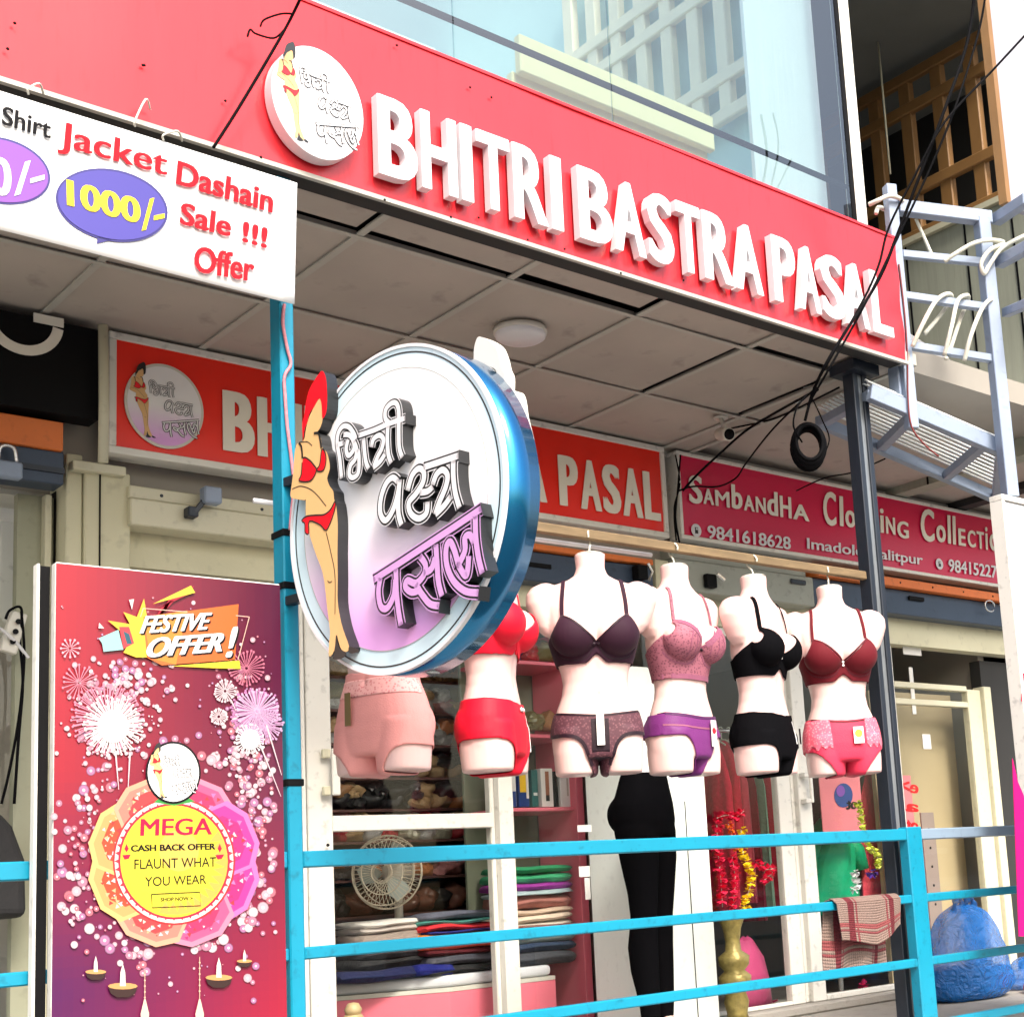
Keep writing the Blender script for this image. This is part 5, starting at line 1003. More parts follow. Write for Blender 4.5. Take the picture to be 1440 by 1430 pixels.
def torso(px_, py_, rz, label, bra, brief, bmat, pmat, strap=None, trim=None, tagp=None, extra=None):
    p = onY(px_, py_, YH); loc = Vector((p.x, YH, 1.178))
    e = empty('mannequin_torso', loc, label, 'mannequin', 'mannequin torsos hanging from the wooden bar'); e.rotation_euler = (random.uniform(-.01, .01), random.uniform(-.015, .015), rz); ORG[e.name] = Vector((0, 0, 0))
    meobj('body', BODY, M['mann'], e); MB().tube(catmull(HOOKP, 5), .0035, 8).build('hanger_hook', M['rope'], e, smooth=True)
    MB().lathe((0, 0, 0), [(.050, .0005), (.046, .004), (.001, .0045)], 24).build('neck_cap', M['offwhite'], e, smooth=True)
    if bra:
        meobj('bra', garment(bra), bmat, e, .003)
        for s_ in (-1, 1):
            mb = MB(); body_ribbon(mb, [(s_*.110, -.245), (s_*.109, -.19), (s_*.104, -.14), (s_*.098, -.104)], .011 if not strap else strap, .007); mb.build('shoulder_strap', bmat, e)
        if trim:
            for s_ in (-1, 1): mb = MB(); body_ribbon(mb, [(s_*.113, -.236), (s_*.075, -.262), (s_*.035, -.298), (s_*.006, -.322)], .007, .0085); mb.build('cup_edging', trim, e)
            for s_ in (-1, 1): mb = MB(); body_ribbon(mb, [(s_*.012, -.338), (s_*.03, -.37), (s_*.066, -.383), (s_*.11, -.372), (s_*.135, -.34)], .005, .0085); mb.build('underwire_seam', trim, e)
    meobj('brief', garment(brief), pmat, e, .003)
    if extra: extra(e)
    return e
def hangtag(e, x, z, w_, h_, m, dot=None, rot=0):
    p, nn = front(x, z, .012); p2, _ = front(x, z-h_, .014); y = min(p.y, p2.y)-.004
    MB().box(x-w_/2, x+w_/2, y-.0015, y, z-h_, z).build('price_tag', m, e)
    if dot: MB().lathe((x, y-.002, z-h_*.4), [(w_*.38, 0), (w_*.38, -.001)], 16, axis='Y').build('tag_badge', dot, e)
CARD = mat('white_tag_card', (.8, .8, .78, 1), .6)
def bow(e, x, z, m):
    p, nn = front(x, z, .012)
    for s_ in (-1, 1): MB().loft([[p+Vector((s_*a, -.004*math.sin(t), b*math.cos(t))) for t in [i*math.pi/4 for i in range(8)]] for a, b in ((.001, .003), (.010, .008), (.016, .005))]).build('bow_loop', m, e, smooth=True)
PL = fabric('plum_satin', C(40, 6, 30), .75, .2, .05); PLb = fabric('dark_plum_edging', C(30, 8, 24)); PLm = lace('brown_plum_mesh', C(76, 38, 50), C(112, 70, 78))
MV = lace('mauve_lace', C(150, 88, 104), C(98, 46, 66)); MVd = fabric('mauve_edging', C(134, 76, 100)); VI = fabric('violet_microfibre', C(104, 36, 104)); 
BK = fabric('black_microfibre', (.004, .004, .005, 1), .9, .0, .05); BK.node_tree.nodes['Principled BSDF'].inputs['Specular IOR Level'].default_value = .02; MR = fabric('maroon_satin', C(92, 2, 20), .78, .2, .06); MRd = fabric('maroon_edging', C(78, 6, 24)); CO = fabric('coral_pink_microfibre', C(206, 48, 78)); COl = lace('coral_pink_lace', C(226, 92, 116), C(236, 150, 160))
RD = fabric('bright_red_satin', C(206, 4, 40), .6, .1, .06); PK = fabric('pale_pink_shapewear', C(226, 152, 148), .6, .2); PKl = lace('pale_pink_lace', C(238, 176, 172), C(214, 120, 124)); WH = fabric('white_satin', (.8, .8, .8, 1))
def edge(e, path, wd, m, name='waist_edging'): mb = MB(); body_ribbon(mb, path, wd, .0085); mb.build(name, m, e)
WAIST = [(-.142, -.563), (-.08, -.572), (0, -.578), (.08, -.572), (.142, -.563)]
LEGS = [[(s_*.152, -.640), (s_*.115, -.641), (s_*.080, -.650), (s_*.052, -.680), (s_*.034, -.745)] for s_ in (-1, 1)]
def ex_plum(e):
    hangtag(e, .0, -.575, .026, .105, CARD); edge(e, WAIST, .007, PLb)
    for l_ in LEGS: edge(e, l_, .012, PLb, 'leg_edging')
    edge(e, [(0, -.59), (0, -.66), (0, -.74)], .060, PLb, 'centre_panel'); bow(e, 0, -.33, PLb)
torso(829, 778, math.radians(-33), 'pale mannequin torso in dark plum bra and sheer brown brief with a blank white tag', bra_pred(), brief_pred(), PL, PLm, .013, PLb, extra=ex_plum)
def ex_mauve(e):
    hangtag(e, .045, -.585, .030, .095, CARD, mat('red_tag_print', C(220, 20, 40), .5)); edge(e, WAIST, .010, fabric('deep_violet_edging', C(72, 22, 76)))
    edge(e, [(-.146, -.605), (-.08, -.612), (0, -.616), (.08, -.612), (.146, -.605)], .006, MVd, 'stitch_band'); bow(e, 0, -.325, PLb)
    for s_ in (-1, 1):
        for k in (-.03, 0, .03): edge(e, [(s_*.066+k*.4, -.262), (s_*.066+k, -.31), (s_*.066+k*.7, -.362)], .0035, MVd, 'cup_seam')
        edge(e, [(s_*.112, -.242), (s_*.07, -.268), (s_*.02, -.312)], .022, MVd, 'cup_band')
    edge(e, [(-.115, -.425), (0, -.428), (.115, -.425)], .018, MVd, 'bottom_band')
torso(948, 800, math.radians(10), 'pale mannequin torso in mauve lace longline bra and violet brief with a red tag', bra_pred(low=-.436, cupz=-.225), brief_pred(), MV, VI, .012, MVd, extra=ex_mauve)
def ex_black(e):
    q, _ = front(0, -.33, .012); MB().lathe(q, [(.001, -.002), (.007, 0), (.007, .003)], 10, axis='Y').build('charm', WH, e); edge(e, [(.06, -.575), (.075, -.61), (.085, -.66)], .006, WH, 'white_tape')
    hangtag(e, .105, -.60, .012, .06, M['black'])
torso(1058, 800, math.radians(17), 'pale mannequin torso in plain black bra and black full brief', bra_pred(cupz=-.225, low=-.402), brief_pred(top=-.545, leg=-.67, crotch=.042), BK, BK, .017, extra=ex_black)
def ex_maroon(e):
    hangtag(e, .035, -.59, .042, .066, CARD, mat('yellow_tag_print', C(240, 180, 60), .5)); edge(e, [(-.138, -.548), (-.07, -.562), (0, -.567), (.07, -.562), (.138, -.548)], .006, MRd)
    for i, z in enumerate((-.325, -.338)): q, _ = front(0, z, .012); MB().lathe(q, [(.001, -.002), (.005, 0), (.005, .003)], 8, axis='Y').build('bead', WH, e)
    for s_ in (-1, 1): meobj('lace_side_panel', garment(lambda c: c.z < -.556 and c.z > -.668-.012*math.sin(c.x*240) and s_*c.x > .070, .0075), COl, e, .001)
    edge(e, [(0, -.735), (0, -.76)], .066, MRd, 'gusset')
torso(1165, 820, math.radians(-30), 'pale mannequin torso in maroon bra with coral pink lace sided brief and yellow tag', bra_pred(low=-.402, mid=-.33), brief_pred(top=-.55, leg=-.675, crotch=.036, pw=1.6), MR, CO, .012, MRd, extra=ex_maroon)
def ex_red(e): bow(e, .0, -.575, WH); edge(e, [(0, -.31), (0, -.39)], .012, RD, 'centre_gore'); edge(e, [(.075, -.585), (.095, -.64), (.10, -.70)], .010, WH, 'white_tape')
torso(684, 775, math.radians(38), 'pale mannequin torso in bright red bra and brief half hidden by the round sign', bra_pred(low=-.40), brief_pred(top=-.545, leg=-.675, pw=3), RD, RD, .014, extra=ex_red)
def ex_pink(e):
    hangtag(e, -.045, -.53, .022, .10, mat('black_gold_tag', C(110, 90, 50), .5)); meobj('lace_waistband', garment(lambda c: c.z < -.49 and c.z > -.545 and c.y < .02, .0078), PKl, e, .001)
torso(533, 775, math.radians(-70), 'mannequin torso in pale pink high waist shapewear mostly hidden by the round sign', None, brief_pred(top=-.46, leg=-.70, pw=3, crotch=.04), PK, PK, extra=ex_pink)
# ================================================================ LEGGINGS DUMMY
def leg(s_, k=1): return [ering(z, rx, ry, s_*cx, cy, 24, 2.1) for z, rx, ry, cx, cy in ((-1.02, .036, .040, .055, .0), (-.95, .040, .046, .056, .0), (-.82, .050, .062, .060, .012), (-.72, .054, .066, .062, .014), (-.60, .050, .058, .064, .0), (-.50, .058, .066, .068, -.004), (-.36, .074, .084, .074, 0), (-.24, .082, .094, .076, .008), (-.16, .070, .08, .07, .01))]
parts = [[ering(z, rx, ry, 0, cy, 32, 2.3) for z, rx, ry, cy in ((-.27, .140, .105, .010), (-.20, .156, .118, .012), (-.13, .154, .112, .012), (-.06, .134, .096, .006), (0, .118, .084, .0))], leg(-1), leg(1), ellipsoid((-.06, .07, -.17), (.075, .075, .085)), ellipsoid((.06, .07, -.17), (.075, .075, .085))]
LEGM = remeshed(parts, .008, 6)
for p in LEGM.polygons: p.use_smooth = True
LEGM.materials.clear(); LEGM.materials.append(BK)
pl0 = onY(905, 1088, 4.72); e = empty('leggings_dummy', pl0, 'lower body dummy in plain black high waist leggings in front of the white pillar', 'mannequin'); e.rotation_euler = (0, 0, math.radians(18)); ORG[e.name] = Vector((0, 0, 0))
o = meobj('leggings', LEGM, BK, e); MB().lathe((0, 0, 0), [(.09, -.01), (.095, .006), (.001, .010)], 28).build('waist_cap', M['white'], e, smooth=True)
for s_ in (-1, 1): MB().loft([ering(z, rx, ry, s_*.055, cy, 16) for z, rx, ry, cy in ((-1.13, .036, .085, -.05), (-1.11, .040, .088, -.05), (-1.07, .034, .05, -.018), (-1.0, .030, .033, 0))]).build('foot', M['mann'], e, smooth=True)
tag(MB().box(3.86, 4.24, 4.55, 4.90, ZF+.002, pl0.z-1.132).build('low_white_plinth', M['white'], bevel=.006), 'low white plinth under the black leggings dummy', 'plinth')
tag(MB().box(3.93, 4.30, 4.925, 4.95, ZF+.002, .50).build('white_display_board', mat('mint_white_board', (.62, .72, .66, 1), .5), bevel=.003), 'pale mint board standing behind the black leggings', 'board') if False else None
# ================================================================ INTERIOR OF THE MAIN SHOP
def setmat(o, m): o.material_slots[0].link = 'OBJECT'; o.material_slots[0].material = m
def lump_mesh(seed, cr=.35):
    bm = bmesh.new(); bmesh.ops.create_icosphere(bm, subdivisions=3, radius=1)
    for v in bm.verts:
        p = v.co.copy(); a = noise.noise(p*1.3+Vector((seed*7, 0, 0)))*.35; r_ = abs(noise.noise(p*3.1+Vector((0, seed*5, 0))))*cr; f = noise.noise(p*7+Vector((seed, seed, 0)))*.10; v.co = p*(1+a-r_+f); v.co.z = max(v.co.z, -.75)+.75
    me = bpy.data.meshes.new('bundle'); bm.to_mesh(me); bm.free()
    for p in me.polygons: p.use_smooth = (seed % 2 == 0)
    me.materials.append(M['white']); return me
LUMPS = [lump_mesh(k) for k in range(7)]
PC = {}
for nm, c in (('black', (.012, .012, .014, 1)), ('charcoal', C(58, 58, 64)), ('beige', C(206, 168, 124)), ('cream', C(226, 206, 176)), ('brown', C(120, 74, 58)), ('dusty pink', C(196, 130, 130)), ('orange', C(224, 124, 70)), ('red', C(180, 40, 50)), ('navy', C(34, 44, 96)), ('olive', C(120, 116, 70)), ('tan', C(176, 130, 86)), ('white', (.65, .65, .62, 1))):
    m = mat('polybag_'+nm.replace(' ', '_'), c, .30, var=.75, scale=22, bump=.55, bscale=26, coat=.6, spec=.6); PC[nm] = m
rnd = random.Random(11)
ORD = ['first', 'second', 'third', 'fourth', 'fifth', 'sixth', 'seventh', 'eighth', 'ninth', 'tenth', 'eleventh', 'twelfth']
def bundle(x, y, Y, w_, h_, d_, col, label, grp='plastic wrapped garment bundles on the shelves'):
    p = onY(x, y, Y); o = bpy.data.objects.new('garment_bundle', rnd.choice(LUMPS)); COL.objects.link(o); o.location = p; o.scale = (w_, d_, h_); o.rotation_euler = (0, 0, rnd.uniform(0, 6)); setmat(o, PC[col]); return tag(o, label, 'bundle', grp)
SH = 6.20
unit = empty('goods_shelf', (3.6, SH+.2, ZF), 'tall dark shelving full of packed garments behind the main shop window', 'shelf')
DK = mat('dark_brown_laminate', C(96, 62, 58), .5, var=.2); PKB = M['pink_board']
ux0, ux1 = XY(455, 1000, SH), XY(702, 1000, SH)
MB().box(ux0, ux1, SH+.30, SH+.32, ZF, 1.55).build('back_panel', DK, unit)
rows = [(872, 'top'), (912, 'second'), (955, 'third'), (1000, 'fourth'), (1046, 'fifth'), (1092, 'sixth'), (1136, 'seventh'), (1180, 'eighth'), (1232, 'ninth'), (1282, 'tenth')]
colrows = {872: ['black', 'charcoal', 'brown'], 912: ['brown', 'orange', 'black', 'cream'], 955: ['cream', 'tan', 'beige', 'dusty pink', 'charcoal'], 1000: ['beige', 'white', 'cream', 'olive', 'dusty pink'], 1046: ['beige', 'tan', 'cream', 'white', 'orange'], 1092: ['black', 'black', 'black', 'charcoal', 'beige', 'tan', 'cream', 'olive'], 1136: ['black', 'black', 'charcoal', 'black', 'beige', 'orange', 'cream', 'tan'], 1180: ['dusty pink', 'white', 'red', 'beige', 'cream'], 1232: ['red', 'dusty pink', 'charcoal', 'orange', 'white'], 1282: ['black', 'brown']}
for ri, (y, nm) in enumerate(rows):
    zb_ = onY(580, y, SH).z; MB().box(ux0, ux1, SH, SH+.299, zb_-.014, zb_-.002).build('shelf_board', DK, unit)
    n_ = 10; cr = colrows[y]
    for k in range(n_):
        x = 462+(698-462)*(k+.5)/n_+rnd.uniform(-4, 4); c = cr[min(len(cr)-1, int(k*len(cr)/n_))] if len(cr) > 5 else rnd.choice(cr)
        xx = XY(x, y, SH+.1); p = Vector((xx, SH+.12, zb_)); o = bpy.data.objects.new('garment_bundle', rnd.choice(LUMPS)); COL.objects.link(o); o.location = p
        s_ = rnd.uniform(.066, .086); o.scale = (s_, rnd.uniform(.08, .12), rnd.uniform(.060, .080)); o.rotation_euler = (0, 0, rnd.uniform(-.5, .5)); setmat(o, PC[c])
        tag(o, f'{c} wrapped bundle, {ORD[k]} from the left on the {nm} shelf of the dark shelving', 'bundle', 'plastic wrapped garment bundles on the shelves')
        if y < 1240:
            c2_ = rnd.choice(cr); o2 = bpy.data.objects.new('garment_bundle', rnd.choice(LUMPS)); COL.objects.link(o2); o2.location = p+Vector((rnd.uniform(-.03, .03), -.05, .055)); o2.scale = (rnd.uniform(.05, .07), .07, rnd.uniform(.04, .055)); o2.rotation_euler = (rnd.uniform(-.3, .3), 0, rnd.uniform(0, 6)); setmat(o2, PC[c2_])
            tag(o2, f'{c2_} wrapped bundle lying on top, {ORD[k]} from left, {nm} shelf of dark shelving', 'bundle', 'plastic wrapped garment bundles on the shelves')
MB().box(ux0-.02, ux0-.001, SH-.01, SH+.32, ZF, 1.55).build('side_panel', PKB, unit); MB().box(ux1+.001, ux1+.02, SH-.01, SH+.32, ZF, 1.55).build('side_panel', PKB, unit)
# pink shelf with boxes on the right
s2u = empty('pink_shelf', (4.3, 5.8, ZF), 'pink laminate shelf of underwear boxes at the right end of the main window', 'shelf')
YB = 5.62; sx0, sx1 = XY(716, 1100, YB), XY(806, 1100, YB)
MB().box(sx1, sx1+.045, YB-.02, YB+.3, ZF, 1.3).build('side_panel', PKB, s2u, bevel=.003)
for y in (868, 930, 1032, 1135): zb_ = onY(760, y, YB).z; MB().box(sx0-.05, sx1-.001, YB, YB+.3, zb_-.018, zb_).build('shelf_board', PKB, s2u, bevel=.003)
MB().box(sx0-.05, sx1-.001, YB+.305, YB+.32, ZF, 1.3).build('back_panel', mat('grey_green_back_panel', C(128, 136, 118), .7), s2u)
def boxthing(x0_, x1_, y0_, y1_, Y, m, label, acc=None, dep=.16):
    a, b, c, d = rect(Y, (x0_, y0_), (x1_, y1_)); e = empty('underwear_box', ((a+b)/2, Y+dep/2, c), label, 'box', 'underwear boxes on the pink shelf'); MB().box(a, b, Y, Y+dep, c, d).build('carton', m, e, bevel=.002)
    if acc:
        for am, ax0, ax1, az0, az1 in acc: MB().box(a+(b-a)*ax0, a+(b-a)*ax1, Y-.0025, Y-.0005, c+(d-c)*az0, c+(d-c)*az1).build('printed_label', am, e)
YY, NV, TE, WT, GR, SK = (mat(n_, c_, .4, var=.03) for n_, c_ in (('box_yellow', C(232, 190, 40)), ('box_blue', C(24, 60, 130)), ('box_teal', C(30, 96, 96)), ('box_white', (.72, .72, .72, 1)), ('box_green', C(30, 110, 80)), ('box_photo_brown', C(150, 96, 70))))
boxthing(714, 727, 1080, 1134, YB+.03, WT, 'narrow white and blue box at the left end of the pink shelf', [(NV, .1, .9, .0, .4)]); boxthing(728, 745, 1076, 1134, YB+.03, NV, 'blue box with yellow stripe on the pink shelf', [(YY, .1, .7, .35, 1), (WT, .72, .95, .2, 1)])
boxthing(747, 758, 1082, 1134, YB+.03, TE, 'slim teal box between blue box and photo box', [(WT, .2, .8, .3, .38)]); boxthing(760, 779, 1080, 1134, YB+.03, WT, 'white box printed with a brown figure on the pink shelf', [(SK, .35, .65, .30, .92), (mat('box_black', (.01, .01, .01, 1), .4), .35, .65, .15, .30)])
boxthing(780, 786, 1084, 1134, YB+.03, M['black'], 'thin black box right of the photo box'); boxthing(787, 804, 1084, 1134, YB+.03, WT, 'plain white box with small grey print at the right end of the pink shelf', [(M['tbar'], .6, .75, .3, .8)])
for k, c in enumerate(['red', 'olive', 'tan', 'charcoal']): bundle(726+k*22, 1028, YB+.1, .055, .055, .07, c, f'{c} wrapped bundle on the upper pink shelf', 'bundles on the pink shelf')
for k, c in enumerate(['navy', 'red', 'olive', 'beige']): bundle(722+k*20, 930, YB+.1, .055, .06, .07, c, f'{c} wrapped bundle on the highest pink shelf between the torsos', 'bundles on the pink shelf')
for k, c in enumerate(['charcoal', 'black', 'orange']): bundle(728+k*24, 868, YB+.1, .06, .05, .07, c, f'{c} wrapped bundle above the highest pink shelf', 'bundles on the pink shelf')
# counter
YK = 5.60; ct = onY(633, 1388, YK); czt = ct.z; A_ = ct; B2 = Vector((xp0-.03, YK, czt)); C2 = onZ(478, 1366, czt); C2.y = max(C2.y, YK+.12)
cz0 = ZF+.002
C2 = Vector((A_.x-.62, YK+.42, czt))
k_ = empty('pink_counter', (3.9, 5.8, ZF), 'pink laminate counter with angled left side inside the main shop', 'counter')
mb = MB(); poly_ = [A_, B2, Vector((B2.x, 6.3, czt)), Vector((C2.x, 6.3, czt)), C2]; mb.prism([Vector((p.x, p.y, czt-.02)) for p in poly_], (0, 0, cz0-czt+.02)); mb.build('cabinet', PKB, k_)
MB().prism([p+Vector((0, 0, 0)) for p in poly_], (0, 0, -.018)).build('counter_top', M['offwhite'], k_)
cu = MB(); cu.prism([p+(Vector((3.9, 6.0, czt))-p)*.03+Vector((0, 0, .052)) for p in poly_], (0, 0, -.05)); tag(cu.build('white_counter_cloth', fabric('white_pad_cloth', (.62, .63, .68, 1)), bevel=.02, segs=3), 'padded white cloth spread over the pink counter', 'cloth')
CT = czt+.053
def folded(x0_, x1_, y, z, h, dep, m, label, grp='folded clothes stacked on the counter', wob=.012, lobes=2):
    xa, xb = x0_, x1_; rings = []; n_ = 14; sd = rnd.random()*50
    for i in range(n_+1):
        t = i/n_; x = xa+(xb-xa)*t; e_ = min(1, min(t, 1-t)*9+.35); ring = []
        for j in range(28):
            a = 2*math.pi*j/28; c, s_ = math.cos(a), math.sin(a); k = (abs(c)**4+abs(s_)**4)**(-.25); yy = dep/2*c*k; zz = h/2*s_*k*(.8+.2*e_)
            if c < -.25: yy += .012*abs(math.sin((zz/h+.5)*math.pi*lobes))-.008                # rounded folds at the front edge
            nz = noise.noise(Vector((x*7, a, sd)))*wob; ring.append(Vector((x, y+dep/2+yy*(.93+.07*e_)+nz, z+h/2+zz+noise.noise(Vector((x*5, c*1.3, sd+9)))*wob)))
        rings.append(ring)
    o = MB().loft(rings).build('folded_garment', m, smooth=True); return tag(o, label, 'folded clothes', grp)
def fc(name, c): return fabric('cloth_'+name, c, .85, .2, .8, 34)
def stack(px0_, px1_, Y, items, where, grp, dep=.26, base=None, jit=.012):
    z = CT if base is None else base; pos = ['bottom', 'second', 'third', 'fourth', 'fifth', 'sixth', 'seventh', 'eighth', 'ninth', 'tenth', 'eleventh', 'twelfth']
    xa, xb = XY(px0_, 1300, Y), XY(px1_, 1300, Y)
    for i, (nm, c, h) in enumerate(items):
        folded(xa+rnd.uniform(-jit, jit), xb+rnd.uniform(-jit, jit), Y+rnd.uniform(-.008, .008), z, h, dep, fc(nm.replace(' ', '_'), c), f'{nm} folded garment, {pos[i]} piece of the {where}', grp); z += h*.96
    return z
stack(722, 808, 5.62, [('dark grey', C(66, 68, 76), .062), ('navy', C(42, 58, 84), .045), ('sage grey', C(132, 150, 150), .055), ('salmon', C(216, 130, 120), .02), ('white', C(220, 214, 204), .022), ('cream', C(226, 206, 188), .035), ('oatmeal', C(212, 188, 168), .03), ('dusty rose', C(178, 116, 108), .065), ('pale blue', C(168, 190, 196), .022), ('magenta', C(158, 52, 158), .04), ('mint green', C(60, 170, 120), .045), ('leaf green', C(40, 150, 100), .035), ('deep green', C(30, 136, 92), .032)][:12], 'tall stack right of the window stile', 'folded clothes in the tall right stack')
stack(602, 700, 5.64, [('black', (.02, .02, .022, 1), .035), ('slate', C(70, 70, 80), .05), ('maroon', C(80, 20, 30), .03), ('coral', C(232, 100, 80), .03), ('orange', C(238, 140, 50), .04), ('royal blue', C(40, 50, 140), .014), ('red', C(220, 50, 60), .032), ('teal', C(90, 170, 160), .018), ('steel grey', C(92, 94, 110), .035)], 'coloured stack beside the fan', 'folded clothes beside the fan')
stack(510, 625, 5.72, [('dark brown', C(46, 30, 28), .05), ('black', (.02, .02, .022, 1), .045), ('charcoal', C(50, 48, 54), .04), ('greyish beige', C(150, 136, 128), .075), ('pale grey', C(190, 180, 176), .03), ('white ribbed', C(222, 218, 214), .028)], 'stack in front of the fan', 'folded clothes in front of the fan')
stack(478, 600, 5.66, [('navy blue', C(24, 30, 70), .05)], 'low left pile', 'low folded clothes at the left', .2); stack(590, 640, 5.63, [('royal navy', C(22, 30, 110), .05)], 'corner of the counter', 'folded clothes on the counter corner', .12)
# fan
fc_ = onY(545, 1226, 5.97); fan = empty('table_fan', Vector((fc_.x+.05, 5.97, CT)), 'cream wire caged table fan seen through the main shop window', 'fan')
FX = Vector((-.80, -.60, 0)); FS = Vector((-.60, .80, 0)).normalized(); FC = fc_
def fpt(a, r_, d): return FC+FS*(r_*math.cos(a))+Vector((0, 0, 1))*(r_*math.sin(a))+FX*d
CW = mat('cream_fan_wire', (.58, .52, .42, 1), .4)
mb = MB()
for r_, d in ((.165, 0), (.168, .012), (.150, .05), (.10, .065), (.05, .07), (.150, -.045), (.10, -.06)): mb.tube([fpt(2*math.pi*k/40, r_, d) for k in range(41)], .003, 5, caps=False)
for k in range(44):
    a = 2*math.pi*k/44; mb.tube([fpt(a, .165, 0), fpt(a, .150, .05), fpt(a, .10, .065), fpt(a, .035, .07)], .0016, 4); mb.tube([fpt(a, .165, 0), fpt(a, .150, -.045), fpt(a, .10, -.06), fpt(a, .05, -.065)], .0016, 4)
tag(mb.build('wire_cage', CW, fan), kind='stuff')
for k in range(3):
    a0 = 2*math.pi*k/3; pts = [fpt(a0+da, r_, d) for da, r_, d in ((-.3, .03, -.012), (-.5, .09, -.02), (-.35, .14, -.015), (.15, .145, .012), (.45, .10, .02), (.3, .03, .012))]; MB().prism(pts, FX*.003).build('blade', mat('smoky_blade', C(170, 180, 176), .3), fan)
MB().tube([fpt(0, 0, -.055), fpt(0, 0, -.08), fpt(0, 0, -.19), fpt(0, 0, -.22)], [.05, .06, .055, .025], 20).build('motor_housing', M['offwhite'], fan, smooth=True)
MB().tube([fpt(0, 0, -.12)-Vector((0, 0, .05)), Vector((fpt(0, 0, -.12).x, fpt(0, 0, -.12).y, CT+.03))], .02, 12).build('stand', M['offwhite'], fan); MB().lathe(Vector((fpt(0, 0, -.12).x, fpt(0, 0, -.12).y, CT)), [(.11, 0), (.11, .012), (.03, .03)], 28).build('base', M['offwhite'], fan, smooth=True)
# counter stool / beige jar in front
jq = onY(502, 1428, 5.47); jar = empty('beige_jug', Vector((jq.x, 5.50, ZF+.3)), 'small beige jug with a round lid low behind the window at the bottom', 'jug'); jz = jq.z-.05
MB().lathe((jq.x, 5.50, jz), [(.06, -.12), (.075, -.06), (.068, .0), (.04, .045), (.035, .055)], 28).build('body', mat('beige_plastic', C(206, 182, 138), .4), jar, smooth=True); MB().lathe((jq.x, 5.50, jz), [(.03, .056), (.036, .075), (.022, .10), (.001, .104)], 24).build('lid', MATS['beige_plastic'], jar, smooth=True)
tag(MB().box(jq.x-.14, jq.x+.14, 5.45, 5.56, ZF+.003, jz-.121).build('low_box', DK), 'dark low box under the beige jug', 'box')
# goods in the left strip of the main window, built reflection at upper left
for k, (c, y) in enumerate((('olive', 1240), ('charcoal', 1275), ('brown', 1310), ('tan', 1340))): bundle(412+k, y, 5.7, .06, .07, .07, c, f'{c} wrapped bundle at the far left of the main window', 'bundles at the left jamb')
lu = empty('narrow_goods_stand', (2.62, 5.75, ZF), 'narrow dark stand holding bundles beside the left blue post', 'stand')
for y in (1240, 1275, 1310, 1340): zz = onY(412, y, 5.7).z; MB().box(2.56, 2.86, 5.62, 5.84, zz-.012, zz-.001).build('shelf_board', DK, lu)
MB().box(2.55, 2.88, 5.845, 5.86, ZF, .1).build('back_panel', DK, lu)
rb_ = empty('red_bra_reflection', onY(205, 772, 5.7), 'red and white bra shape imitating a reflection in the upper left window', 'bra')  # bra shape stands in for a reflection in the window glass
qv = onY(203, 775, 5.7)
for s_ in (-1, 1): mb = MB(); mb.loft([[qv+Vector((s_*(.035+.03*math.cos(t)*k), -.03*(1-k), .028*math.sin(t)*k)) for t in [i*math.pi/6 for i in range(12)]] for k in (1, .85, .5, .1)]); mb.build('cup', RD if s_ > 0 else WH, rb_, smooth=True)
MB().tube([qv+Vector((-.06, 0, .02)), qv+Vector((-.02, 0, .07)), qv+Vector((0, 0, .10))], .003, 5).build('strap', RD, rb_); MB().tube([qv+Vector((.06, 0, .02)), qv+Vector((.02, 0, .07)), qv+Vector((0, 0, .10))], .003, 5).build('strap', RD, rb_)
# ================================================================ CLOTHES SHOP INTERIOR
crail = tag(MB().tube([(4.51, 5.85, .86), (7.49, 5.85, .86)], .012, 10).build('clothes_rail', M['chrome'], smooth=True), 'chrome rail of the clothes shop with the maroon clothes', 'rail')
def hung(x, Y, ztop, h, w_, m, label, rot=90, flare=1.15, hem=None, hook=True, sleeves=False):
    e = empty('hanging_garment', (x, Y, ztop-h), label, 'garment', 'garments hanging in the clothes shop'); R_ = Matrix.Rotation(math.radians(rot), 3, 'Z'); c = Vector((x, Y, 0))
    P = lambda a, b, z: c+R_ @ Vector((a, b, 0))+Vector((0, 0, z))
    rings = []
    for i in range(9):
        t = i/8; ww = w_/2*(.30+.7*min(1, t*5))*(1+(flare-1)*t); dd = .012+.022*min(1, t*3); ring = []
        for j in range(32):
            a = 2*math.pi*j/32; f = 1+.16*math.sin(a*5+x*9)*t; ring.append(P(ww*math.cos(a), dd*math.sin(a)*f+.012*t*math.sin(a*7+x*5), ztop-.03*min(1, t*5)-(h-.03)*t))
        rings.append(ring)
    MB().loft(rings[::-1]).build('garment_body', m, e, smooth=True)
    if hem: MB().loft([[p*1 for p in rings[8]], [p+Vector((0, 0, .05)) for p in rings[7]]][::1]).build('hem', hem, e) if False else None
    if hook: MB().tube(catmull([P(-w_*.4, 0, ztop-.035), P(0, 0, ztop+.01), P(w_*.4, 0, ztop-.035)], 4), .005, 6).build('hanger', M['rope'], e); MB().tube(catmull([P(0, 0, ztop+.01), P(0, 0, .845), P(.0, .014, .872), P(0, .0, .880), P(0, -.012, .868)], 4), .003, 6).build('hook', M['rope'], e, smooth=True)
    return e
G = {n_: fc(n_, c_) for n_, c_ in (('maroon_print', C(204, 32, 66)), ('crimson', C(224, 30, 72)), ('wine', C(140, 18, 48)), ('rose', C(206, 80, 100)), ('sage', C(140, 176, 150)), ('beige', C(200, 180, 150)), ('plum', C(96, 30, 66)), ('salmon_net', C(222, 76, 92)))}
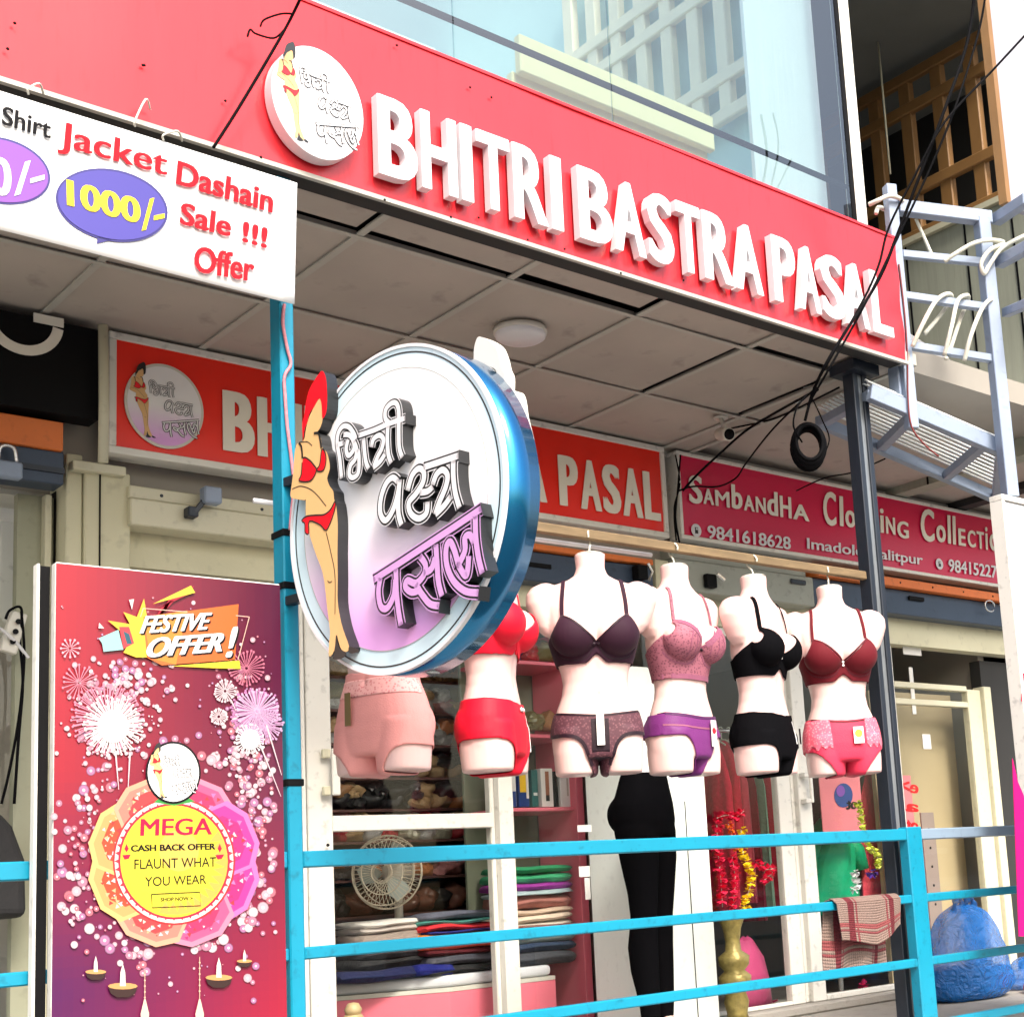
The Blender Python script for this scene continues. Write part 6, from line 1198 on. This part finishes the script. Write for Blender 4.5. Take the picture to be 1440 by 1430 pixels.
for i, (px_, m, lb, h) in enumerate(((1000, 'crimson', 'crimson garment leftmost on the clothes rail next to the white pillar', .95), (1012, 'maroon_print', 'maroon garment second from the white pillar', .62), (1023, 'rose', 'rose garment third from the white pillar', .9), (1034, 'wine', 'wine garment fourth from the white pillar', 1.0),
                                   (1046, 'sage', 'sage green garment fifth from the white pillar', .98), (1057, 'maroon_print', 'maroon garment just right of the sage one', .96), (1068, 'plum', 'plum garment left of the beige one', .92), (1078, 'beige', 'beige garment near the first window stile', .9), (1088, 'wine', 'wine garment touching the first window stile', .95))):
    hung(XY(px_, 1000, 5.85), 5.85, .80, h, .30, G[m], lb, 80, 1.05)
hung(XY(1225, 1100, 5.75), 5.75, .62, 1.0, .34, G['salmon_net'], 'sheer salmon red garment behind the dark steel post', 10, 1.3); hung(XY(1150, 1100, 5.95), 5.95, .80, .9, .28, G['plum'], 'dark plum garment behind the window handle', 80); hung(XY(1180, 1100, 5.95), 5.95, .80, .8, .28, G['wine'], 'wine garment behind the mirrored number poster', 80)
# green figure: draped green top on a stand
gs = empty('green_shirt_display', Vector((XY(1170, 1200, 5.72), 5.72, ZF)), 'bright green satin shirt on a display stand behind the second window', 'garment display')
gx = XY(1168, 1200, 5.72); GRN = fabric('green_satin', C(0, 150, 104), .4, .2, .25, 30)
zg0, zg1 = onY(1170, 1285, 5.72).z, onY(1168, 1152, 5.72).z
rings = []
for i in range(11):
    t = i/10; z = zg1-(zg1-zg0)*t; w_ = .05+.13*min(1, (t*3.2)**.6); d_ = .04+.06*min(1, t*3); rings.append([Vector((gx+w_*math.cos(a)*(1+.05*math.sin(9*t)), 5.72+d_*math.sin(a)+.008*math.sin(a*8+t*9), z+.012*math.sin(a*3+t*4))) for a in [2*math.pi*j/32 for j in range(32)]])
MB().loft(rings[::-1]).build('shirt_body', GRN, gs, smooth=True)
for s_ in (-1, 1): MB().tube([Vector((gx+s_*.12, 5.72, zg1-.09)), Vector((gx+s_*.20, 5.70, zg1-.19)), Vector((gx+s_*.22, 5.69, zg1-.30))], [.055, .055, .05], 14).build('sleeve', GRN, gs, smooth=True)
MB().lathe((gx, 5.72, zg1-.01), [(.045, 0), (.04, .03), (.035, .06), (.001, .065)], 20).build('neck_cap', M['offwhite'], gs, smooth=True); MB().tube([(gx, 5.72, ZF+.01), (gx, 5.72, zg0+.03)], .015, 8).build('stand_pole', M['chrome'], gs); MB().lathe((gx, 5.72, ZF), [(.13, .002), (.13, .012), (.02, .02)], 24).build('stand_base', M['chrome'], gs)
npost = empty('mirrored_number_poster', onY(1195, 1120, 5.5), 'pink poster with mirrored digits behind the maroon torso', 'poster')
a, b, c, d = rect(5.50, (1150, 1072), (1216, 1180)); MB().box(a, b, 5.50, 5.505, c, d).build('sheet', MATS['pink_sheer_paper'], npost); text_px('mirrored_lettering', '8883', PLY(5.497), (1206, 1090), (1168, 1094), (1206, 1078), M['ink_black'], npost, .001, .05)
flat(ell(1186, 1118, 13, 17, 0, 20), PLY(5.498), MATS['box_blue'], npost, 'printed_picture', .001); flat(ell(1182, 1112, 6, 8, 0, 16), PLY(5.496), M['ink_violet'], npost, 'printed_picture', .001)
text_px('mirrored_lettering', 'sot', PLY(5.497), (1212, 1136), (1190, 1138), (1212, 1124), M['ink_black'], npost, .001, .05)
# garlands and flower vase
def petals(mb, c, r_, n_, seed=0, mi=0):
    rr = random.Random(seed)
    for k in range(n_):
        d = Vector((rr.gauss(0, 1), rr.gauss(0, 1), rr.gauss(0, 1))).normalized(); s_ = d.cross(Vector((0, 0, 1)) if abs(d.z) < .9 else Vector((1, 0, 0))).normalized(); u = d.cross(s_)
        w_ = r_*.55; mb.add([c+d*r_*.15, c+d*r_*.7+s_*w_, c+d*r_*1.1+u*w_*.3, c+d*r_*.7-s_*w_], [(0, 1, 2, 3)], mi)
def garland(name, pts, Y, r_, m, label, step=9, grp=None, cat='garland', n_=16):
    e = empty(name, onY(*pts[0], Y), label, cat, grp); P = catmull([onY(x_, y_, Y) for x_, y_ in pts], 8); L = 0; last = None
    for i, p in enumerate(P):
        if last is None or (p-last).length > r_*1.15:
            mb = MB(); petals(mb, p+Vector((rnd.uniform(-1, 1)*r_*.3, 0, 0)), r_, n_, i); mb.build('flower', m, e, recalc=False); last = p
    MB().tube(P, .002, 4).build('string', M['rope'], e)
FR = mat('artificial_red_petals', C(226, 24, 72), .6, var=.3); FY = mat('marigold_yellow_petals', C(250, 212, 20), .6, var=.15); FP_ = mat('pink_petals', C(236, 60, 130), .6, var=.2); FO = mat('orange_petals', C(240, 120, 40), .6, var=.2); FV = mat('violet_petals', C(84, 50, 150), .6); FG = mat('leaf_green', C(60, 110, 50), .6); FL = mat('lime_petals', C(200, 210, 80), .6)
garland('yellow_garland', [(1042, 1166), (1046, 1205), (1056, 1225), (1054, 1250), (1046, 1270), (1052, 1282)], 5.28, .030, FY, 'yellow marigold garland hanging beside the red flowers')
garland('red_garland', [(1008, 1160), (1010, 1200), (1014, 1240), (1016, 1275)], 5.30, .036, FR, 'red artificial flower garland right of the white pillar'); garland('orange_garland', [(1024, 1158), (1030, 1175), (1034, 1192)], 5.30, .024, FO, 'short orange flower string above the yellow garland')
garland('crimson_garland', [(1030, 1205), (1034, 1240), (1030, 1275)], 5.31, .030, FR, 'crimson flower string between the red and yellow garlands'); garland('red_flower_spray', [(1064, 1212), (1078, 1222), (1090, 1222), (1072, 1240)], 5.31, .030, FR, 'spray of red flowers right of the yellow garland', cat='flowers')
garland('pink_flower_swag', [(1008, 1150), (1022, 1146), (1036, 1148), (1046, 1140)], 5.31, .028, FR, 'red flower swag just above the top rail', cat='flowers')
garland('lime_flower_string', [(1206, 1128), (1212, 1150), (1218, 1186), (1232, 1200), (1236, 1222)], 5.31, .028, FL, 'lime and white flower string left of the steel post', cat='flowers')
garland('violet_flowers', [(1226, 1226), (1232, 1232)], 5.29, .036, FV, 'single violet flower cluster beside the steel post', cat='flowers'); garland('white_flowers', [(1202, 1226), (1206, 1240), (1202, 1250)], 5.31, .028, WH, 'small white flowers behind the draped towel', cat='flowers')
vz = empty('gilded_flower_stand', Vector((XY(1034, 1400, 5.22), 5.22, ZF)), 'mottled gold turned flower stand below the garlands', 'flower stand')
gm = mat('mottled_gilt', C(150, 136, 78), .4, .3, var=.8, scale=26, bump=.4, bscale=40); vx = XY(1034, 1380, 5.22)
zz = lambda y: onY(1034, y, 5.22).z
prf = [(.055, ZF+.05), (.05, zz(1425)), (.062, zz(1408)), (.045, zz(1392)), (.078, zz(1384)), (.080, zz(1372)), (.050, zz(1364)), (.074, zz(1356)), (.078, zz(1344)), (.04, zz(1336)), (.036, zz(1322)), (.045, zz(1305)), (.066, zz(1290)), (.088, zz(1280)), (.02, zz(1279))]
MB().lathe((vx, 5.22, 0), prf, 28).build('turned_column', gm, vz, smooth=True); MB().lathe((vx, 5.22, 0), [(.09, ZF+.002), (.09, ZF+.02), (.056, ZF+.049)], 28).build('foot', gm, vz, smooth=True)
for i, (x_, y_) in enumerate(((1087, 1411), (1215, 1386))): e = empty('fallen_flower', onY(x_, y_, 5.6), ('pink flower lying on the floor behind the first window stile', 'pink flower lying on the floor under the towel')[i], 'flower'); mb = MB(); q = onZ(x_, y_, ZF+.04); q = q if q.y < 7 else onY(x_, y_, 5.9); petals(mb, Vector((q.x, q.y, max(q.z, ZF+.03))), .04, 22, i); mb.build('petal_cluster', FP_, e, recalc=False)
pinkc = MB(); pq = onY(1050, 1350, 5.6)
tag(MB().loft([[pq+Vector((w_*math.cos(a), w_*.4*math.sin(a), z+.01*math.sin(a*4))) for a in [2*math.pi*j/20 for j in range(20)]] for w_, z in ((.16, -.25), (.15, -.10), (.12, .02), (.06, .10), (.02, .12))]).build('pink_satin_cloth', fabric('pink_satin', C(190, 70, 120), .35, .2, .9, 12), smooth=True), 'crumpled pink satin cloth behind the gilded flower stand', 'cloth')
# ================================================================ TOWEL
twm = bpy.data.materials.new('checked_towel'); twm.use_nodes = True; n = twm.node_tree.nodes; l = twm.node_tree.links; b = n['Principled BSDF']; b.inputs['Roughness'].default_value = .95
at = n.new('ShaderNodeVertexColor'); at.layer_name = 'ink'; l.new(at.outputs[0], b.inputs['Base Color'])
def towel(pts_fn, nx, nz, name, par):
    mb = MB(); V = [[pts_fn(i/nx, j/nz) for j in range(nz+1)] for i in range(nx+1)]
    for i in range(nx):
        for j in range(nz):
            u, v = (i+.5)/nx, (j+.5)/nz; base = (122, 102, 94)
            if .16 < u < .24 or .80 < u < .88: base = (92, 22, 32)
            elif .60 < v < .72: base = (124, 60, 62)
            elif .27 < u < .29 or .76 < u < .78 or .76 < v < .78: base = (110, 50, 54)
            mb.poly([V[i][j], V[i+1][j], V[i+1][j+1], V[i][j+1]], col=C(*base))
    o = mb.build(name, twm, par, smooth=True, recalc=False); md = o.modifiers.new('t', 'SOLIDIFY'); md.thickness = .004; return o
te = empty('draped_towel', onY(1215, 1265, YR), 'worn beige towel with dark red stripes draped over the middle railing bar', 'towel')
tx0, tx1 = XY(1171, 1270, YR), XY(1262, 1265, YR); rz_ = -.085
def tw_front(u, v):
    x = tx0+(tx1-tx0)*u+.02*v*(1-2*u)*.6; dr = .155*(1-.10*math.cos(u*5)-.30*max(0, u-.6)/.4); yy = YR-.012-.006*math.sin(u*16+v*2)*v-.004
    if v < .12: a = v/.12*math.pi/2; return Vector((x, YR+.019-.028*math.sin(a), rz_+.004+.016*math.cos(a)-.012))
    return Vector((x, yy, rz_-.006-dr*(v-.12)/.88))
def tw_back(u, v):
    x = tx0+(tx1-tx0)*(u*.96)-.03*v+.0; a = v
    if v < .12: a = v/.12*math.pi/2; return Vector((x, YR+.017+.028*math.sin(a), rz_+.008+.012*math.cos(a)-.012))
    return Vector((x, YR+.048+.012*math.sin(u*13+v*3)*v, rz_-.006-.26*(v-.12)/.88*(1+.04*math.sin(u*9))))
towel(tw_front, 40, 20, 'front_flap', te); towel(tw_back, 40, 24, 'rear_flap', te)
# ================================================================ BAGS ON THE WALKWAY
def bag(name, cx_, Y, w_, h_, m_top, m_bot, label, seed=1, handles=True):
    e = empty(name, (cx_, Y, ZF+.003), label, 'bag'); rings = []; n_ = 56
    pr_ = [(.0, .80), (.06, .98), (.2, 1.04), (.38, .98), (.5, .92), (.62, .84), (.75, .74), (.86, .62), (.94, .46), (1.0, .26)]
    def ring(t, k, out=0):
        r = []
        for j in range(n_):
            a = 2*math.pi*j/n_; cr_ = .05*noise.noise(Vector((math.cos(a)*1.6, math.sin(a)*1.6, t*3+seed)))+.035*abs(noise.noise(Vector((math.cos(a)*4, math.sin(a)*4, t*5+seed)))); q = (w_/2*k)*(1+cr_*2+.035*math.sin(a*9+3*t)*(t > .3)*t)+out; r.append(Vector((cx_+q*math.cos(a), Y+q*.62*math.sin(a), ZF+.004+h_*t+.01*noise.noise(Vector((a, t*4, seed))))))
        return r
    full = catmull([(t, k, 0) for t, k in pr_], 3); MB().loft([ring(p.x, p.y) for p in full]).build('film', m_top, e, smooth=True)
    if m_bot: MB().loft([ring(p.x, p.y*.985, -.004) for p in full if p.x < .36]).build('dark_contents', m_bot, e, smooth=True)
    if handles:
        for s_ in (-1, 1): P = catmull([(cx_+s_*.05-.05, Y-.02, ZF+h_*.93), (cx_+s_*.05-.055, Y-.04, ZF+h_*1.04), (cx_+s_*.05-.01, Y-.03, ZF+h_*1.10), (cx_+s_*.05+.03, Y-.02, ZF+h_*1.02), (cx_+s_*.05+.04, Y-.02, ZF+h_*.92)], 5); MB().tube(P, [.016+.006*math.sin(i*1.3) for i in range(len(P))], 8).build('handle', m_top, e, smooth=True)
    return e
q0 = onZ(1362, 1408, ZF); BL = film_mat('blue_polythene', C(24, 122, 214), .62, .18)
mt = BL.node_tree; nn = mt.nodes.new('ShaderNodeTexNoise'); nn.inputs['Scale'].default_value = 7; nn.inputs['Detail'].default_value = 3; nn.inputs['Distortion'].default_value = 3; bb = mt.nodes.new('ShaderNodeBump'); bb.inputs['Strength'].default_value = 1; bb.inputs['Distance'].default_value = .03; mt.links.new(nn.outputs[0], bb.inputs['Height']); mt.links.new(bb.outputs[0], mt.nodes['Principled BSDF'].inputs['Normal'])
YBG = q0.y+.1; bx_c = XY(1362, 1380, YBG); bw_ = XY(1412, 1380, YBG)-XY(1312, 1380, YBG); bh_ = onY(1362, 1272, YBG).z-ZF
bag('blue_carrier_bag', bx_c, YBG, bw_*.95, bh_, BL, mat('dark_bag_contents', (.012, .012, .03, 1), .25, var=.8, scale=18, bump=.9, bscale=16), 'big knotted blue polythene bag with dark contents on the walkway at right')
bag('small_blue_bag', XY(1447, 1380, YBG), YBG, bw_*.5, bh_*.35, BL, None, 'small blue bag at the right edge beside the big blue polythene bag', 5, False); bag('red_bag', XY(1446, 1400, YBG-.12), YBG-.2, bw_*.34, bh_*.22, fabric('red_bag_fabric', C(220, 50, 70)), None, 'small red bag at the right edge below the small blue one', 8, False)

for k, (x_, y_, w_, h_) in enumerate(((812, 1160, 20, 9), (814, 1218, 16, 14), (822, 1234, 9, 30))):
    card(x_, y_, x_+w_, y_+h_, 5.352-.3+.2, PAP, ('small white slip above the top rail beside the white pillar', 'white slip stuck left of the white pillar below the top rail', 'long white slip hanging left of the black leggings')[k], 'paper_slip', 'slip', .002)
